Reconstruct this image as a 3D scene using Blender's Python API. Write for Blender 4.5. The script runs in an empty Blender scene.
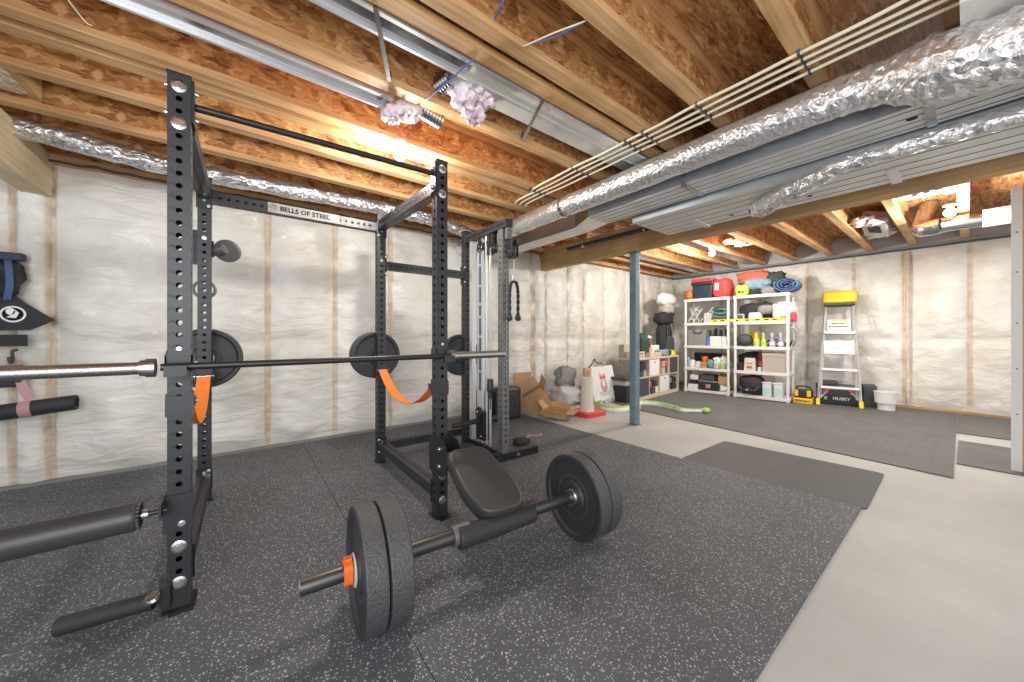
import bpy, bmesh, math, random
from mathutils import Vector, Matrix, noise
pi = math.pi
rnd = random.Random(7)
scene = bpy.context.scene
col = scene.collection

# ------------------------------------------------------------------ materials
def newmat(name):
    m = bpy.data.materials.new(name); m.use_nodes = True
    nt = m.node_tree
    return m, nt, nt.nodes['Principled BSDF']

def pbsdf(name, c, rough=.5, metal=0., coat=0., bump=0., bscale=60, vary=0., vscale=8, spec=.5, alpha=1., trans=0., emis=None, estr=0, sheen=0.):
    m, nt, b = newmat(name)
    b.inputs['Base Color'].default_value = (*c, 1)
    b.inputs['Roughness'].default_value = rough
    b.inputs['Metallic'].default_value = metal
    b.inputs['Coat Weight'].default_value = coat
    b.inputs['Specular IOR Level'].default_value = spec
    b.inputs['Alpha'].default_value = alpha
    b.inputs['Transmission Weight'].default_value = trans
    if sheen: b.inputs['Sheen Weight'].default_value = sheen
    if emis: b.inputs['Emission Color'].default_value = (*emis, 1); b.inputs['Emission Strength'].default_value = estr
    tc = nt.nodes.new('ShaderNodeTexCoord')
    if vary:
        n = nt.nodes.new('ShaderNodeTexNoise'); n.inputs['Scale'].default_value = vscale; n.inputs['Detail'].default_value = 5
        nt.links.new(tc.outputs['Object'], n.inputs['Vector'])
        r = nt.nodes.new('ShaderNodeValToRGB')
        r.color_ramp.elements[0].position = .3; r.color_ramp.elements[1].position = .7
        r.color_ramp.elements[0].color = (*[max(0, v*(1-vary)) for v in c], 1)
        r.color_ramp.elements[1].color = (*[min(1, v*(1+vary)) for v in c], 1)
        nt.links.new(n.outputs['Fac'], r.inputs['Fac']); nt.links.new(r.outputs['Color'], b.inputs['Base Color'])
    if bump:
        n = nt.nodes.new('ShaderNodeTexNoise'); n.inputs['Scale'].default_value = bscale; n.inputs['Detail'].default_value = 4
        nt.links.new(tc.outputs['Object'], n.inputs['Vector'])
        bp = nt.nodes.new('ShaderNodeBump'); bp.inputs['Strength'].default_value = bump; bp.inputs['Distance'].default_value = .01
        nt.links.new(n.outputs['Fac'], bp.inputs['Height']); nt.links.new(bp.outputs['Normal'], b.inputs['Normal'])
    return m

def ramp(nt, pts):
    r = nt.nodes.new('ShaderNodeValToRGB'); cr = r.color_ramp
    while len(cr.elements) < len(pts): cr.elements.new(.5)
    for e, (p, c) in zip(cr.elements, pts): e.position = p; e.color = (*c, 1)
    return r

def mat_osb(name, dark=1.0, rot=(0, 0, 0), stretch=(1, 1, 1)):
    m, nt, b = newmat(name); L = nt.links
    tc = nt.nodes.new('ShaderNodeTexCoord'); mp = nt.nodes.new('ShaderNodeMapping')
    mp.inputs['Scale'].default_value = stretch; mp.inputs['Rotation'].default_value = rot
    L.new(tc.outputs['Object'], mp.inputs['Vector'])
    ns = nt.nodes.new('ShaderNodeTexNoise'); ns.inputs['Scale'].default_value = 9
    L.new(mp.outputs['Vector'], ns.inputs['Vector'])
    mx = nt.nodes.new('ShaderNodeMixRGB'); mx.inputs['Fac'].default_value = .12
    L.new(mp.outputs['Vector'], mx.inputs['Color1']); L.new(ns.outputs['Color'], mx.inputs['Color2'])
    v = nt.nodes.new('ShaderNodeTexVoronoi'); v.inputs['Scale'].default_value = 16; v.distance = 'MANHATTAN'
    L.new(mx.outputs['Color'], v.inputs['Vector'])
    v2 = nt.nodes.new('ShaderNodeTexVoronoi'); v2.inputs['Scale'].default_value = 37
    L.new(mx.outputs['Color'], v2.inputs['Vector'])
    sep = nt.nodes.new('ShaderNodeSeparateColor'); L.new(v.outputs['Color'], sep.inputs['Color'])
    sep2 = nt.nodes.new('ShaderNodeSeparateColor'); L.new(v2.outputs['Color'], sep2.inputs['Color'])
    ad = nt.nodes.new('ShaderNodeMath'); ad.operation = 'MULTIPLY_ADD'; ad.inputs[1].default_value = .5
    mu = nt.nodes.new('ShaderNodeMath'); mu.operation = 'MULTIPLY'; mu.inputs[1].default_value = .5
    L.new(sep2.outputs['Red'], mu.inputs[0]); L.new(sep.outputs['Red'], ad.inputs[0]); L.new(mu.outputs[0], ad.inputs[2])
    d = dark
    r = ramp(nt, [(.02, (.17*d, .055*d, .016*d)), (.3, (.42*d, .17*d, .050*d)), (.6, (.60*d, .285*d, .095*d)), (.93, (.80*d, .49*d, .22*d))])
    L.new(ad.outputs[0], r.inputs['Fac']); L.new(r.outputs['Color'], b.inputs['Base Color'])
    bp = nt.nodes.new('ShaderNodeBump'); bp.inputs['Strength'].default_value = .5; bp.inputs['Distance'].default_value = .004
    L.new(ad.outputs[0], bp.inputs['Height']); L.new(bp.outputs['Normal'], b.inputs['Normal'])
    b.inputs['Roughness'].default_value = .7
    return m

def mat_lumber(name, c1, c2, axis=0, knots=True):
    m, nt, b = newmat(name); L = nt.links
    tc = nt.nodes.new('ShaderNodeTexCoord'); mp = nt.nodes.new('ShaderNodeMapping')
    s = [26, 26, 26]; s[axis] = 1.3
    mp.inputs['Scale'].default_value = s
    L.new(tc.outputs['Object'], mp.inputs['Vector'])
    n = nt.nodes.new('ShaderNodeTexNoise'); n.inputs['Scale'].default_value = 1.6; n.inputs['Detail'].default_value = 6; n.inputs['Distortion'].default_value = .6
    L.new(mp.outputs['Vector'], n.inputs['Vector'])
    r = ramp(nt, [(.3, c1), (.68, c2)]); L.new(n.outputs['Fac'], r.inputs['Fac'])
    n2 = nt.nodes.new('ShaderNodeTexNoise'); n2.inputs['Scale'].default_value = 2.2; L.new(tc.outputs['Object'], n2.inputs['Vector'])
    r2 = ramp(nt, [(.35, (.78, .74, .7)), (.62, (1, 1, 1))]); L.new(n2.outputs['Fac'], r2.inputs['Fac'])
    mx = nt.nodes.new('ShaderNodeMixRGB'); mx.blend_type = 'MULTIPLY'; mx.inputs['Fac'].default_value = 1
    L.new(r.outputs['Color'], mx.inputs['Color1']); L.new(r2.outputs['Color'], mx.inputs['Color2'])
    L.new(mx.outputs['Color'], b.inputs['Base Color']); b.inputs['Roughness'].default_value = .62
    return m

def mat_rubber_fleck():
    m, nt, b = newmat('speckled rubber'); L = nt.links
    tc = nt.nodes.new('ShaderNodeTexCoord')
    n0 = nt.nodes.new('ShaderNodeTexNoise'); n0.inputs['Scale'].default_value = 60; L.new(tc.outputs['Object'], n0.inputs['Vector'])
    mx0 = nt.nodes.new('ShaderNodeMixRGB'); mx0.inputs['Fac'].default_value = .012
    L.new(tc.outputs['Object'], mx0.inputs['Color1']); L.new(n0.outputs['Color'], mx0.inputs['Color2'])
    outs = []
    for sc, th in ((62, .25), (110, .27)):
        v = nt.nodes.new('ShaderNodeTexVoronoi'); v.inputs['Scale'].default_value = sc; L.new(mx0.outputs['Color'], v.inputs['Vector'])
        lt = nt.nodes.new('ShaderNodeMath'); lt.operation = 'LESS_THAN'; lt.inputs[1].default_value = th
        L.new(v.outputs['Distance'], lt.inputs[0])
        sp = nt.nodes.new('ShaderNodeSeparateColor'); L.new(v.outputs['Color'], sp.inputs['Color'])
        gt = nt.nodes.new('ShaderNodeMath'); gt.operation = 'GREATER_THAN'; gt.inputs[1].default_value = .45
        L.new(sp.outputs['Red'], gt.inputs[0])
        mu = nt.nodes.new('ShaderNodeMath'); mu.operation = 'MULTIPLY'; L.new(lt.outputs[0], mu.inputs[0]); L.new(gt.outputs[0], mu.inputs[1])
        outs.append(mu)
    mxx = nt.nodes.new('ShaderNodeMath'); mxx.operation = 'MAXIMUM'; L.new(outs[0].outputs[0], mxx.inputs[0]); L.new(outs[1].outputs[0], mxx.inputs[1])
    n = nt.nodes.new('ShaderNodeTexNoise'); n.inputs['Scale'].default_value = 1.7; n.inputs['Detail'].default_value = 6; L.new(tc.outputs['Object'], n.inputs['Vector'])
    r = ramp(nt, [(.3, (.064, .070, .080)), (.7, (.094, .101, .113))]); L.new(n.outputs['Fac'], r.inputs['Fac'])
    mx = nt.nodes.new('ShaderNodeMixRGB'); L.new(mxx.outputs[0], mx.inputs['Fac']); L.new(r.outputs['Color'], mx.inputs['Color1'])
    mx.inputs['Color2'].default_value = (.42, .43, .45, 1)
    L.new(mx.outputs['Color'], b.inputs['Base Color']); b.inputs['Roughness'].default_value = .62
    bn = nt.nodes.new('ShaderNodeTexNoise'); bn.inputs['Scale'].default_value = 220; L.new(tc.outputs['Object'], bn.inputs['Vector'])
    bp = nt.nodes.new('ShaderNodeBump'); bp.inputs['Strength'].default_value = .35; bp.inputs['Distance'].default_value = .003
    L.new(bn.outputs['Fac'], bp.inputs['Height']); L.new(bp.outputs['Normal'], b.inputs['Normal'])
    return m

def mat_concrete():
    m, nt, b = newmat('concrete'); L = nt.links
    tc = nt.nodes.new('ShaderNodeTexCoord')
    n = nt.nodes.new('ShaderNodeTexNoise'); n.inputs['Scale'].default_value = 1.1; n.inputs['Detail'].default_value = 9; n.inputs['Roughness'].default_value = .62
    L.new(tc.outputs['Object'], n.inputs['Vector'])
    r = ramp(nt, [(.3, (.41, .415, .395)), (.55, (.50, .505, .48)), (.72, (.585, .585, .555))]); L.new(n.outputs['Fac'], r.inputs['Fac'])
    L.new(r.outputs['Color'], b.inputs['Base Color']); b.inputs['Roughness'].default_value = .5
    return m

def mat_foil(name, scale=38, strength=.9, rough=.22, c=(.80, .80, .81)):
    m, nt, b = newmat(name); L = nt.links
    tc = nt.nodes.new('ShaderNodeTexCoord')
    v = nt.nodes.new('ShaderNodeTexVoronoi'); v.feature = 'F1'; v.inputs['Scale'].default_value = scale
    n = nt.nodes.new('ShaderNodeTexNoise'); n.inputs['Scale'].default_value = scale*.6; n.inputs['Detail'].default_value = 6; n.inputs['Distortion'].default_value = 1.2
    L.new(tc.outputs['Object'], v.inputs['Vector']); L.new(tc.outputs['Object'], n.inputs['Vector'])
    mu = nt.nodes.new('ShaderNodeMath'); mu.operation = 'MULTIPLY_ADD'; mu.inputs[1].default_value = .5
    L.new(v.outputs['Distance'], mu.inputs[0]); L.new(n.outputs['Fac'], mu.inputs[2])
    bp = nt.nodes.new('ShaderNodeBump'); bp.inputs['Strength'].default_value = strength; bp.inputs['Distance'].default_value = .02
    L.new(mu.outputs[0], bp.inputs['Height']); L.new(bp.outputs['Normal'], b.inputs['Normal'])
    b.inputs['Metallic'].default_value = .85; b.inputs['Base Color'].default_value = (*c, 1); b.inputs['Roughness'].default_value = rough
    return m

def mat_galv(name='galvanised', c=(.62, .63, .64), rough=.38, metal=.8):
    m, nt, b = newmat(name); L = nt.links
    tc = nt.nodes.new('ShaderNodeTexCoord')
    n = nt.nodes.new('ShaderNodeTexNoise'); n.inputs['Scale'].default_value = 3; n.inputs['Detail'].default_value = 5; L.new(tc.outputs['Object'], n.inputs['Vector'])
    r = ramp(nt, [(.3, tuple(v*.82 for v in c)), (.7, tuple(min(1, v*1.12) for v in c))]); L.new(n.outputs['Fac'], r.inputs['Fac'])
    L.new(r.outputs['Color'], b.inputs['Base Color'])
    b.inputs['Metallic'].default_value = metal; b.inputs['Roughness'].default_value = rough
    bp = nt.nodes.new('ShaderNodeBump'); bp.inputs['Strength'].default_value = .12; bp.inputs['Distance'].default_value = .02
    L.new(n.outputs['Fac'], bp.inputs['Height']); L.new(bp.outputs['Normal'], b.inputs['Normal'])
    return m

def mat_sheet():
    """poly sheeting over batts: attribute 'stud' marks where the framing shows through"""
    m, nt, b = newmat('poly vapour barrier'); L = nt.links
    at = nt.nodes.new('ShaderNodeAttribute'); at.attribute_name = 'stud'
    sp = nt.nodes.new('ShaderNodeSeparateColor'); L.new(at.outputs['Color'], sp.inputs['Color'])
    tc = nt.nodes.new('ShaderNodeTexCoord')
    n = nt.nodes.new('ShaderNodeTexNoise'); n.inputs['Scale'].default_value = 2.3; n.inputs['Detail'].default_value = 6; L.new(tc.outputs['Object'], n.inputs['Vector'])
    r = ramp(nt, [(.3, (.68, .65, .565)), (.5, (.80, .775, .70)), (.7, (.87, .855, .80))]); L.new(n.outputs['Fac'], r.inputs['Fac'])
    n2 = nt.nodes.new('ShaderNodeTexNoise'); n2.inputs['Scale'].default_value = 7; n2.inputs['Detail'].default_value = 5; L.new(tc.outputs['Object'], n2.inputs['Vector'])
    r2 = ramp(nt, [(.35, (.60, .42, .26)), (.65, (.74, .62, .48))]); L.new(n2.outputs['Fac'], r2.inputs['Fac'])
    mf = nt.nodes.new('ShaderNodeMath'); mf.operation = 'MULTIPLY'; mf.inputs[1].default_value = .8; L.new(sp.outputs['Red'], mf.inputs[0])
    mx = nt.nodes.new('ShaderNodeMixRGB'); L.new(mf.outputs[0], mx.inputs['Fac']); L.new(r.outputs['Color'], mx.inputs['Color1']); L.new(r2.outputs['Color'], mx.inputs['Color2'])
    L.new(mx.outputs['Color'], b.inputs['Base Color'])
    b.inputs['Roughness'].default_value = .42; b.inputs['Coat Weight'].default_value = 1.0; b.inputs['Coat IOR'].default_value = 1.6; b.inputs['Coat Roughness'].default_value = .12
    # creases
    mp = nt.nodes.new('ShaderNodeMapping'); mp.inputs['Rotation'].default_value = (.7, 1.05, .4); mp.inputs['Scale'].default_value = (1.0, 1.6, 3.0)
    L.new(tc.outputs['Object'], mp.inputs['Vector'])
    n3 = nt.nodes.new('ShaderNodeTexNoise'); n3.inputs['Scale'].default_value = 2.2; n3.inputs['Detail'].default_value = 7; n3.inputs['Distortion'].default_value = 1.6
    L.new(mp.outputs['Vector'], n3.inputs['Vector'])
    bp = nt.nodes.new('ShaderNodeBump'); bp.inputs['Strength'].default_value = 1.0; bp.inputs['Distance'].default_value = .08
    L.new(n3.outputs['Fac'], bp.inputs['Height'])
    L.new(bp.outputs['Normal'], b.inputs['Coat Normal'])
    bp2 = nt.nodes.new('ShaderNodeBump'); bp2.inputs['Strength'].default_value = .4; bp2.inputs['Distance'].default_value = .05
    L.new(n3.outputs['Fac'], bp2.inputs['Height']); L.new(bp2.outputs['Normal'], b.inputs['Normal'])
    return m

M = dict(
 osb=mat_osb('osb web', 1.0, stretch=(.8, 1, 1.5)), osb_deck=mat_osb('osb deck', .85, stretch=(.45, 2.2, 1)),
 lumber=mat_lumber('spruce flange', (.47, .235, .09), (.74, .45, .21), 0),
 lumber_y=mat_lumber('spruce beam', (.42, .25, .10), (.62, .41, .19), 1),
 lumber_pale=mat_lumber('pale beam', (.62, .47, .27), (.78, .64, .42), 1),
 lumber_z=mat_lumber('pale post', (.60, .44, .26), (.76, .58, .38), 2),
 fleck=mat_rubber_fleck(), concrete=mat_concrete(), sheet=mat_sheet(),
 mat_plain=pbsdf('plain rubber', (.062, .064, .067), .55, bump=.3, bscale=160, vary=.1, vscale=4),
 mat_tile=pbsdf('grey foam tile', (.125, .124, .125), .6, bump=.3, bscale=120, vary=.15, vscale=3),
 foil=mat_foil('crinkled foil', 40, .55, .25), foil_rough=mat_foil('wrinkled foil', 26, 1.0, .25),
 galv=mat_galv('galvanised', (.50, .51, .53), .20, 1.0), galv_cream=mat_galv('sheet metal underside', (.74, .72, .66), .40, .35), galv_dark=mat_galv('sheet metal side', (.52, .55, .60), .3, .9),  # duct undersides paler than sides: light put into the metal's tones
 plate_grey=pbsdf('grey name plate', (.30, .30, .29), .75, .0, spec=.2), steel=pbsdf('powder coated steel', (.036, .037, .041), .42, .35, bump=.05, bscale=300),
 steel_grey=pbsdf('lighter steel', (.17, .17, .165), .42, .45),  # lighter steel tone for the front tower upright and small fittings
 plate_black=pbsdf('bracket black', (.022, .023, .025), .38, .3),
 chrome=pbsdf('zinc bolt', (.70, .70, .69), .22, 1.0, bump=.1, bscale=90),
 silver=pbsdf('brushed sleeve', (.50, .49, .47), .30, 1.0, bump=.15, bscale=200),
 shaft=pbsdf('black oxide shaft', (.055, .053, .05), .38, .8),
 fat_bar=pbsdf('dull steel sleeve', (.11, .108, .104), .38, .85),
 rubber=pbsdf('bumper rubber', (.026, .028, .031), .42, bump=.35, bscale=120),
 rubber_tread=pbsdf('bumper edge rubber', (.055, .057, .059), .42, bump=.6, bscale=110, vary=.45, vscale=160),
 foam=pbsdf('black foam', (.022, .022, .024), .62, bump=.2, bscale=240),
 vinyl=pbsdf('black vinyl', (.04, .04, .041), .40, bump=.12, bscale=260),
 orange=pbsdf('orange strap', (.95, .24, .03), .55, bump=.25, bscale=220), orange_pl=pbsdf('orange plastic', (.90, .17, .02), .35),
 white=pbsdf('white resin', (.78, .77, .73), .45), white2=pbsdf('soft white', (.80, .79, .76), .7, vary=.06, vscale=20),
 cream=pbsdf('cream', (.70, .64, .52), .7, bump=.5, bscale=160),
 card=pbsdf('cardboard', (.47, .27, .12), .75, vary=.12, vscale=6), card2=pbsdf('cardboard inside', (.56, .36, .19), .75),
 red=pbsdf('red plastic', (.72, .045, .04), .42), redb=pbsdf('bright red fabric', (.85, .05, .045), .6),
 maroon=pbsdf('rust red fabric', (.48, .10, .06), .8, vary=.3, vscale=20),
 black=pbsdf('black fabric', (.022, .022, .025), .75, bump=.4, bscale=60), blackp=pbsdf('black plastic', (.025, .026, .028), .4),
 dark=pbsdf('charcoal', (.06, .062, .068), .6), grey=pbsdf('mid grey', (.24, .235, .235), .7), lgrey=pbsdf('light grey', (.50, .50, .49), .5),
 taupe=pbsdf('taupe box', (.46, .40, .35), .75), beige=pbsdf('beige', (.60, .49, .36), .75),
 yellow=pbsdf('yellow plastic', (.90, .66, .03), .45), yel2=pbsdf('tool yellow', (.90, .50, .03), .5),
 lime=pbsdf('lime', (.55, .75, .06), .5), green=pbsdf('green plush', (.38, .62, .16), .8, vary=.4, vscale=30), dgreen=pbsdf('dark green', (.02, .05, .035), .7),
 teal=pbsdf('teal', (.12, .36, .32), .5), blue=pbsdf('blue', (.05, .22, .50), .5), denim=pbsdf('blue quilt', (.09, .14, .28), .85, vary=.3, vscale=14),
 ltblue=pbsdf('light blue fabric', (.20, .31, .40), .8, vary=.3, vscale=18), aqua=pbsdf('aqua label', (.50, .72, .74), .6),
 lilac=pbsdf('pale violet', (.42, .44, .66), .4, trans=.3), pink=pbsdf('pink', (.75, .40, .42), .8), rose=pbsdf('dusty pink strap', (.50, .28, .28), .6),
 insul=pbsdf('pink fibreglass', (.92, .68, .74), .95, bump=1.0, bscale=40, vary=.25, vscale=25),
 birch=pbsdf('birch laminate', (.66, .52, .38), .55, vary=.08, vscale=8), shelfgrey=pbsdf('grey laminate', (.33, .32, .29), .55),
 alu=pbsdf('aluminium', (.72, .72, .72), .35, .75), postblue=pbsdf('blue-grey painted steel', (.16, .235, .275), .5, .2, vary=.2, vscale=6),
 cable=pbsdf('cream cable', (.74, .68, .50), .5), navy=pbsdf('navy', (.014, .024, .050), .5, vary=.3, vscale=10),
 bluetape=pbsdf('blue tape', (.035, .085, .22), .5), bluewire=pbsdf('blue wire', (.08, .16, .40), .4),
 ink=pbsdf('printed mark', (.012, .012, .013), .6), inkwhite=pbsdf('white print', (.82, .82, .82), .6), inkblack=pbsdf('black print', (.012, .012, .012), .9, spec=.1),
 bulb=pbsdf('lit bulb', (1, 1, 1), .4, emis=(1, .95, .87), estr=40), ceramic=pbsdf('porcelain', (.8, .8, .78), .3),
 drywall=pbsdf('drywall edge', (.74, .74, .71), .6), stained=pbsdf('orange timber', (.55, .30, .12), .6, vary=.15),
 hollow=pbsdf('dark recess', (.01, .01, .011), .8), clear=pbsdf('clear plastic', (.75, .77, .78), .25, alpha=.45),
)

# ------------------------------------------------------------------ mesh helpers
WM = {}
def mw(o): return WM.get(o.name, Matrix.Identity(4))

def axis_frame(d):
    d = Vector(d).normalized()
    up = Vector((0, 0, 1)) if abs(d.z) < .95 else Vector((1, 0, 0))
    x = up.cross(d).normalized(); y = d.cross(x)
    return x, y, d

class MB:
    def __init__(s): s.v = []; s.f = []; s.mi = []; s.sm = []; s.mats = []
    def mat(s, m):
        if m is None: return 0
        if m not in s.mats: s.mats.append(m)
        return s.mats.index(m)
    def add(s, vs, fs, m=None, smooth=False):
        k = len(s.v); s.v += [Vector(p) for p in vs]; i = s.mat(m)
        for f in fs: s.f.append([k+j for j in f]); s.mi.append(i); s.sm.append(smooth)
        return s
    def box(s, c, d, m=None, rot=None, bev=0, taper=None):
        hx, hy, hz = d[0]/2, d[1]/2, d[2]/2
        bm = bmesh.new()
        bmesh.ops.create_cube(bm, size=1)
        for v in bm.verts:
            t = 1
            if taper and v.co.z > 0: t = taper
            v.co = Vector((v.co.x*2*hx*t, v.co.y*2*hy*t, v.co.z*2*hz))
        if bev: bmesh.ops.bevel(bm, geom=list(bm.edges), offset=bev, segments=2, affect='EDGES', profile=.5)
        R = rot if isinstance(rot, Matrix) else (Matrix.Rotation(rot, 3, 'Z') if rot else Matrix.Identity(3))
        bm.verts.index_update()
        s.add([R @ v.co + Vector(c) for v in bm.verts], [[v.index for v in f.verts] for f in bm.faces], m)
        bm.free(); return s
    def bb(s, a, b, m=None, bev=0):
        return s.box([(a[i]+b[i])/2 for i in range(3)], [abs(b[i]-a[i]) for i in range(3)], m, None, bev)
    def ring(s, c, x, y, r, n, ry=None):
        ry = r if ry is None else ry
        return [Vector(c) + x*(r*math.cos(2*pi*i/n)) + y*(ry*math.sin(2*pi*i/n)) for i in range(n)]
    def cyl(s, p0, p1, r0, r1=None, n=20, m=None, caps=True, smooth=True):
        r1 = r0 if r1 is None else r1
        p0, p1 = Vector(p0), Vector(p1); x, y, d = axis_frame(p1-p0)
        a = s.ring(p0, x, y, r0, n); b = s.ring(p1, x, y, r1, n)
        s.add(a+b, [[i, (i+1) % n, n+(i+1) % n, n+i] for i in range(n)], m, smooth)
        if caps: s.add(a, [list(range(n))[::-1]], m); s.add(b, [list(range(n))], m)
        return s
    def lathe(s, p0, d, prof, n=32, m=None, smooth=True):
        """prof: list of (distance along d, radius[, material])"""
        x, y, d = axis_frame(d); p0 = Vector(p0)
        rs = [s.ring(p0+d*q[0], x, y, max(q[1], 1e-5), n) for q in prof]
        for k in range(len(rs)-1):
            mm = prof[k][2] if len(prof[k]) > 2 else m
            s.add(rs[k]+rs[k+1], [[i, (i+1) % n, n+(i+1) % n, n+i] for i in range(n)], mm, smooth)
        return s
    def tube(s, pts, r, n=10, m=None, caps=True, smooth=True, rfun=None):
        pts = [Vector(p) for p in pts]; N = len(pts); rings = []
        t0 = (pts[1]-pts[0]).normalized(); x, y, _ = axis_frame(t0)
        prev = t0
        for i, p in enumerate(pts):
            t = (pts[min(i+1, N-1)]-pts[max(i-1, 0)]).normalized()
            q = prev.rotation_difference(t); x = q @ x; y = q @ y; prev = t
            rr = r if not rfun else rfun(i/(N-1))
            rings.append(s.ring(p, x, y, rr, n))
        allv = [v for rg in rings for v in rg]
        s.add(allv, [[k*n+i, k*n+(i+1) % n, (k+1)*n+(i+1) % n, (k+1)*n+i] for k in range(N-1) for i in range(n)], m, smooth)
        if caps: s.add(rings[0], [list(range(n))[::-1]], m); s.add(rings[-1], [list(range(n))], m)
        return s
    def prism(s, poly, h0, h1, m=None, frame=None, cap=True):
        """poly: 2D points; extruded along frame z from h0 to h1. frame = 4x4"""
        F = frame or Matrix.Identity(4); n = len(poly)
        a = [F @ Vector((p[0], p[1], h0)) for p in poly]; b = [F @ Vector((p[0], p[1], h1)) for p in poly]
        s.add(a+b, [[i, (i+1) % n, n+(i+1) % n, n+i] for i in range(n)], m)
        if cap: s.add(a, [list(range(n))[::-1]], m); s.add(b, [list(range(n))], m)
        return s
    def ribbon(s, pts, w, t, side, m=None):
        """flat strap along pts, width along side vector"""
        side = Vector(side).normalized(); vs = []; pts = [Vector(p) for p in pts]; N = len(pts)
        for i, p in enumerate(pts):
            tg = (pts[min(i+1, N-1)]-pts[max(i-1, 0)]).normalized(); nn = tg.cross(side).normalized()
            for a, b in ((-1, -1), (1, -1), (1, 1), (-1, 1)): vs.append(p+side*(a*w/2)+nn*(b*t/2))
        fs = [[k*4+i, k*4+(i+1) % 4, (k+1)*4+(i+1) % 4, (k+1)*4+i] for k in range(N-1) for i in range(4)]
        fs += [[3, 2, 1, 0], [4*N-4, 4*N-3, 4*N-2, 4*N-1]]
        return s.add(vs, fs, m, False)
    def blob(s, c, d, m=None, seed=0, amp=.12, sq=.6, freq=2.5, nu=28, nv=16, rot=0, flat=True, fold=0):
        """soft bag / cloth lump: superellipsoid with noise, flattened underside; c = centre of its base"""
        vs = []; a, b, h = d[0]/2, d[1]/2, d[2]/2; R = Matrix.Rotation(rot, 3, 'Z')
        def sp(x, e): return math.copysign(abs(x)**e, x)
        for j in range(nv+1):
            ph = -pi/2+pi*j/nv
            for i in range(nu):
                th = 2*pi*i/nu
                p = Vector((a*sp(math.cos(ph), sq)*sp(math.cos(th), sq), b*sp(math.cos(ph), sq)*sp(math.sin(th), sq), h*sp(math.sin(ph), sq)))
                q = Vector((p.x/a, p.y/b, p.z/h))*freq+Vector((seed*3.1, seed*1.7, seed*.9))
                k = 1+amp*noise.noise(q)*2+amp*.6*noise.noise(q*2.7)
                if fold: k += fold*abs(noise.noise(Vector((q.x*2.2, q.y*2.2, q.z*3.5+5))))-fold*.25
                p = p*k; p.z += h
                if flat and p.z < 0: p.z = 0
                vs.append(R @ p+Vector(c))
        fs = [[j*nu+i, j*nu+(i+1) % nu, (j+1)*nu+(i+1) % nu, (j+1)*nu+i] for j in range(nv) for i in range(nu)]
        return s.add(vs, fs, m, True)
    def build(s, name, m=None, parent=None, kind=None, tags=None, smooth_angle=None):
        me = bpy.data.meshes.new(name)
        inv = mw(parent).inverted() if parent else Matrix.Identity(4)
        org = Vector((0, 0, 0))
        me.from_pydata([tuple(inv @ v) for v in s.v], [], s.f)
        mats = s.mats or [m]
        if m is not None and m not in mats and not s.mats: mats = [m]
        # faces added without material use m
        for mm in mats: me.materials.append(mm)
        me.polygons.foreach_set('material_index', s.mi); me.polygons.foreach_set('use_smooth', s.sm)
        me.update()
        o = bpy.data.objects.new(name, me); col.objects.link(o)
        if parent: o.parent = parent; WM[o.name] = mw(parent).copy()
        if kind: o['kind'] = kind
        if tags: tag(o, *tags)
        return o

def tag(o, label=None, cat=None, group=None):
    if label: o['label'] = label
    if cat: o['category'] = cat
    if group: o['group'] = group
    return o

def thing(name, label, cat, loc=(0, 0, 0), rotz=0, group=None):
    o = bpy.data.objects.new(name, None); col.objects.link(o)
    o.location = loc; o.rotation_euler = (0, 0, rotz); o.empty_display_size = .1
    WM[o.name] = Matrix.Translation(Vector(loc)) @ Matrix.Rotation(rotz, 4, 'Z')
    return tag(o, label, cat, group)

def dup(root, loc, rotz=0, label=None, group=None):
    r = root.copy(); col.objects.link(r); r.location = loc; r.rotation_euler = (0, 0, rotz)
    if label: r['label'] = label
    if group: r['group'] = group
    for ch in list(root.children):
        c = ch.copy(); col.objects.link(c); c.parent = r
        for g in list(ch.children):
            d = g.copy(); col.objects.link(d); d.parent = c
    return r

def text_mesh(name, txt, size, mat, frame, parent, extrude=.0008, align='CENTER', bold=0):
    cu = bpy.data.curves.new(name, 'FONT'); cu.body = txt; cu.size = size; cu.extrude = extrude
    cu.align_x = align; cu.align_y = 'CENTER'; cu.resolution_u = 2; cu.offset = bold
    t = bpy.data.objects.new('tmp_text', cu); col.objects.link(t)
    dg = bpy.context.evaluated_depsgraph_get(); me = bpy.data.meshes.new_from_object(t.evaluated_get(dg))
    bpy.data.objects.remove(t)
    inv = mw(parent).inverted() if parent else Matrix.Identity(4)
    me.transform(inv @ frame); me.materials.clear(); me.materials.append(mat)
    o = bpy.data.objects.new(name, me); col.objects.link(o)
    if parent: o.parent = parent; WM[o.name] = mw(parent).copy()
    return o

def frame(o, x, y):
    x = Vector(x).normalized(); y = Vector(y).normalized(); z = x.cross(y)
    F = Matrix((( x.x, y.x, z.x, o[0]), (x.y, y.y, z.y, o[1]), (x.z, y.z, z.z, o[2]), (0, 0, 0, 1)))
    return F

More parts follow.
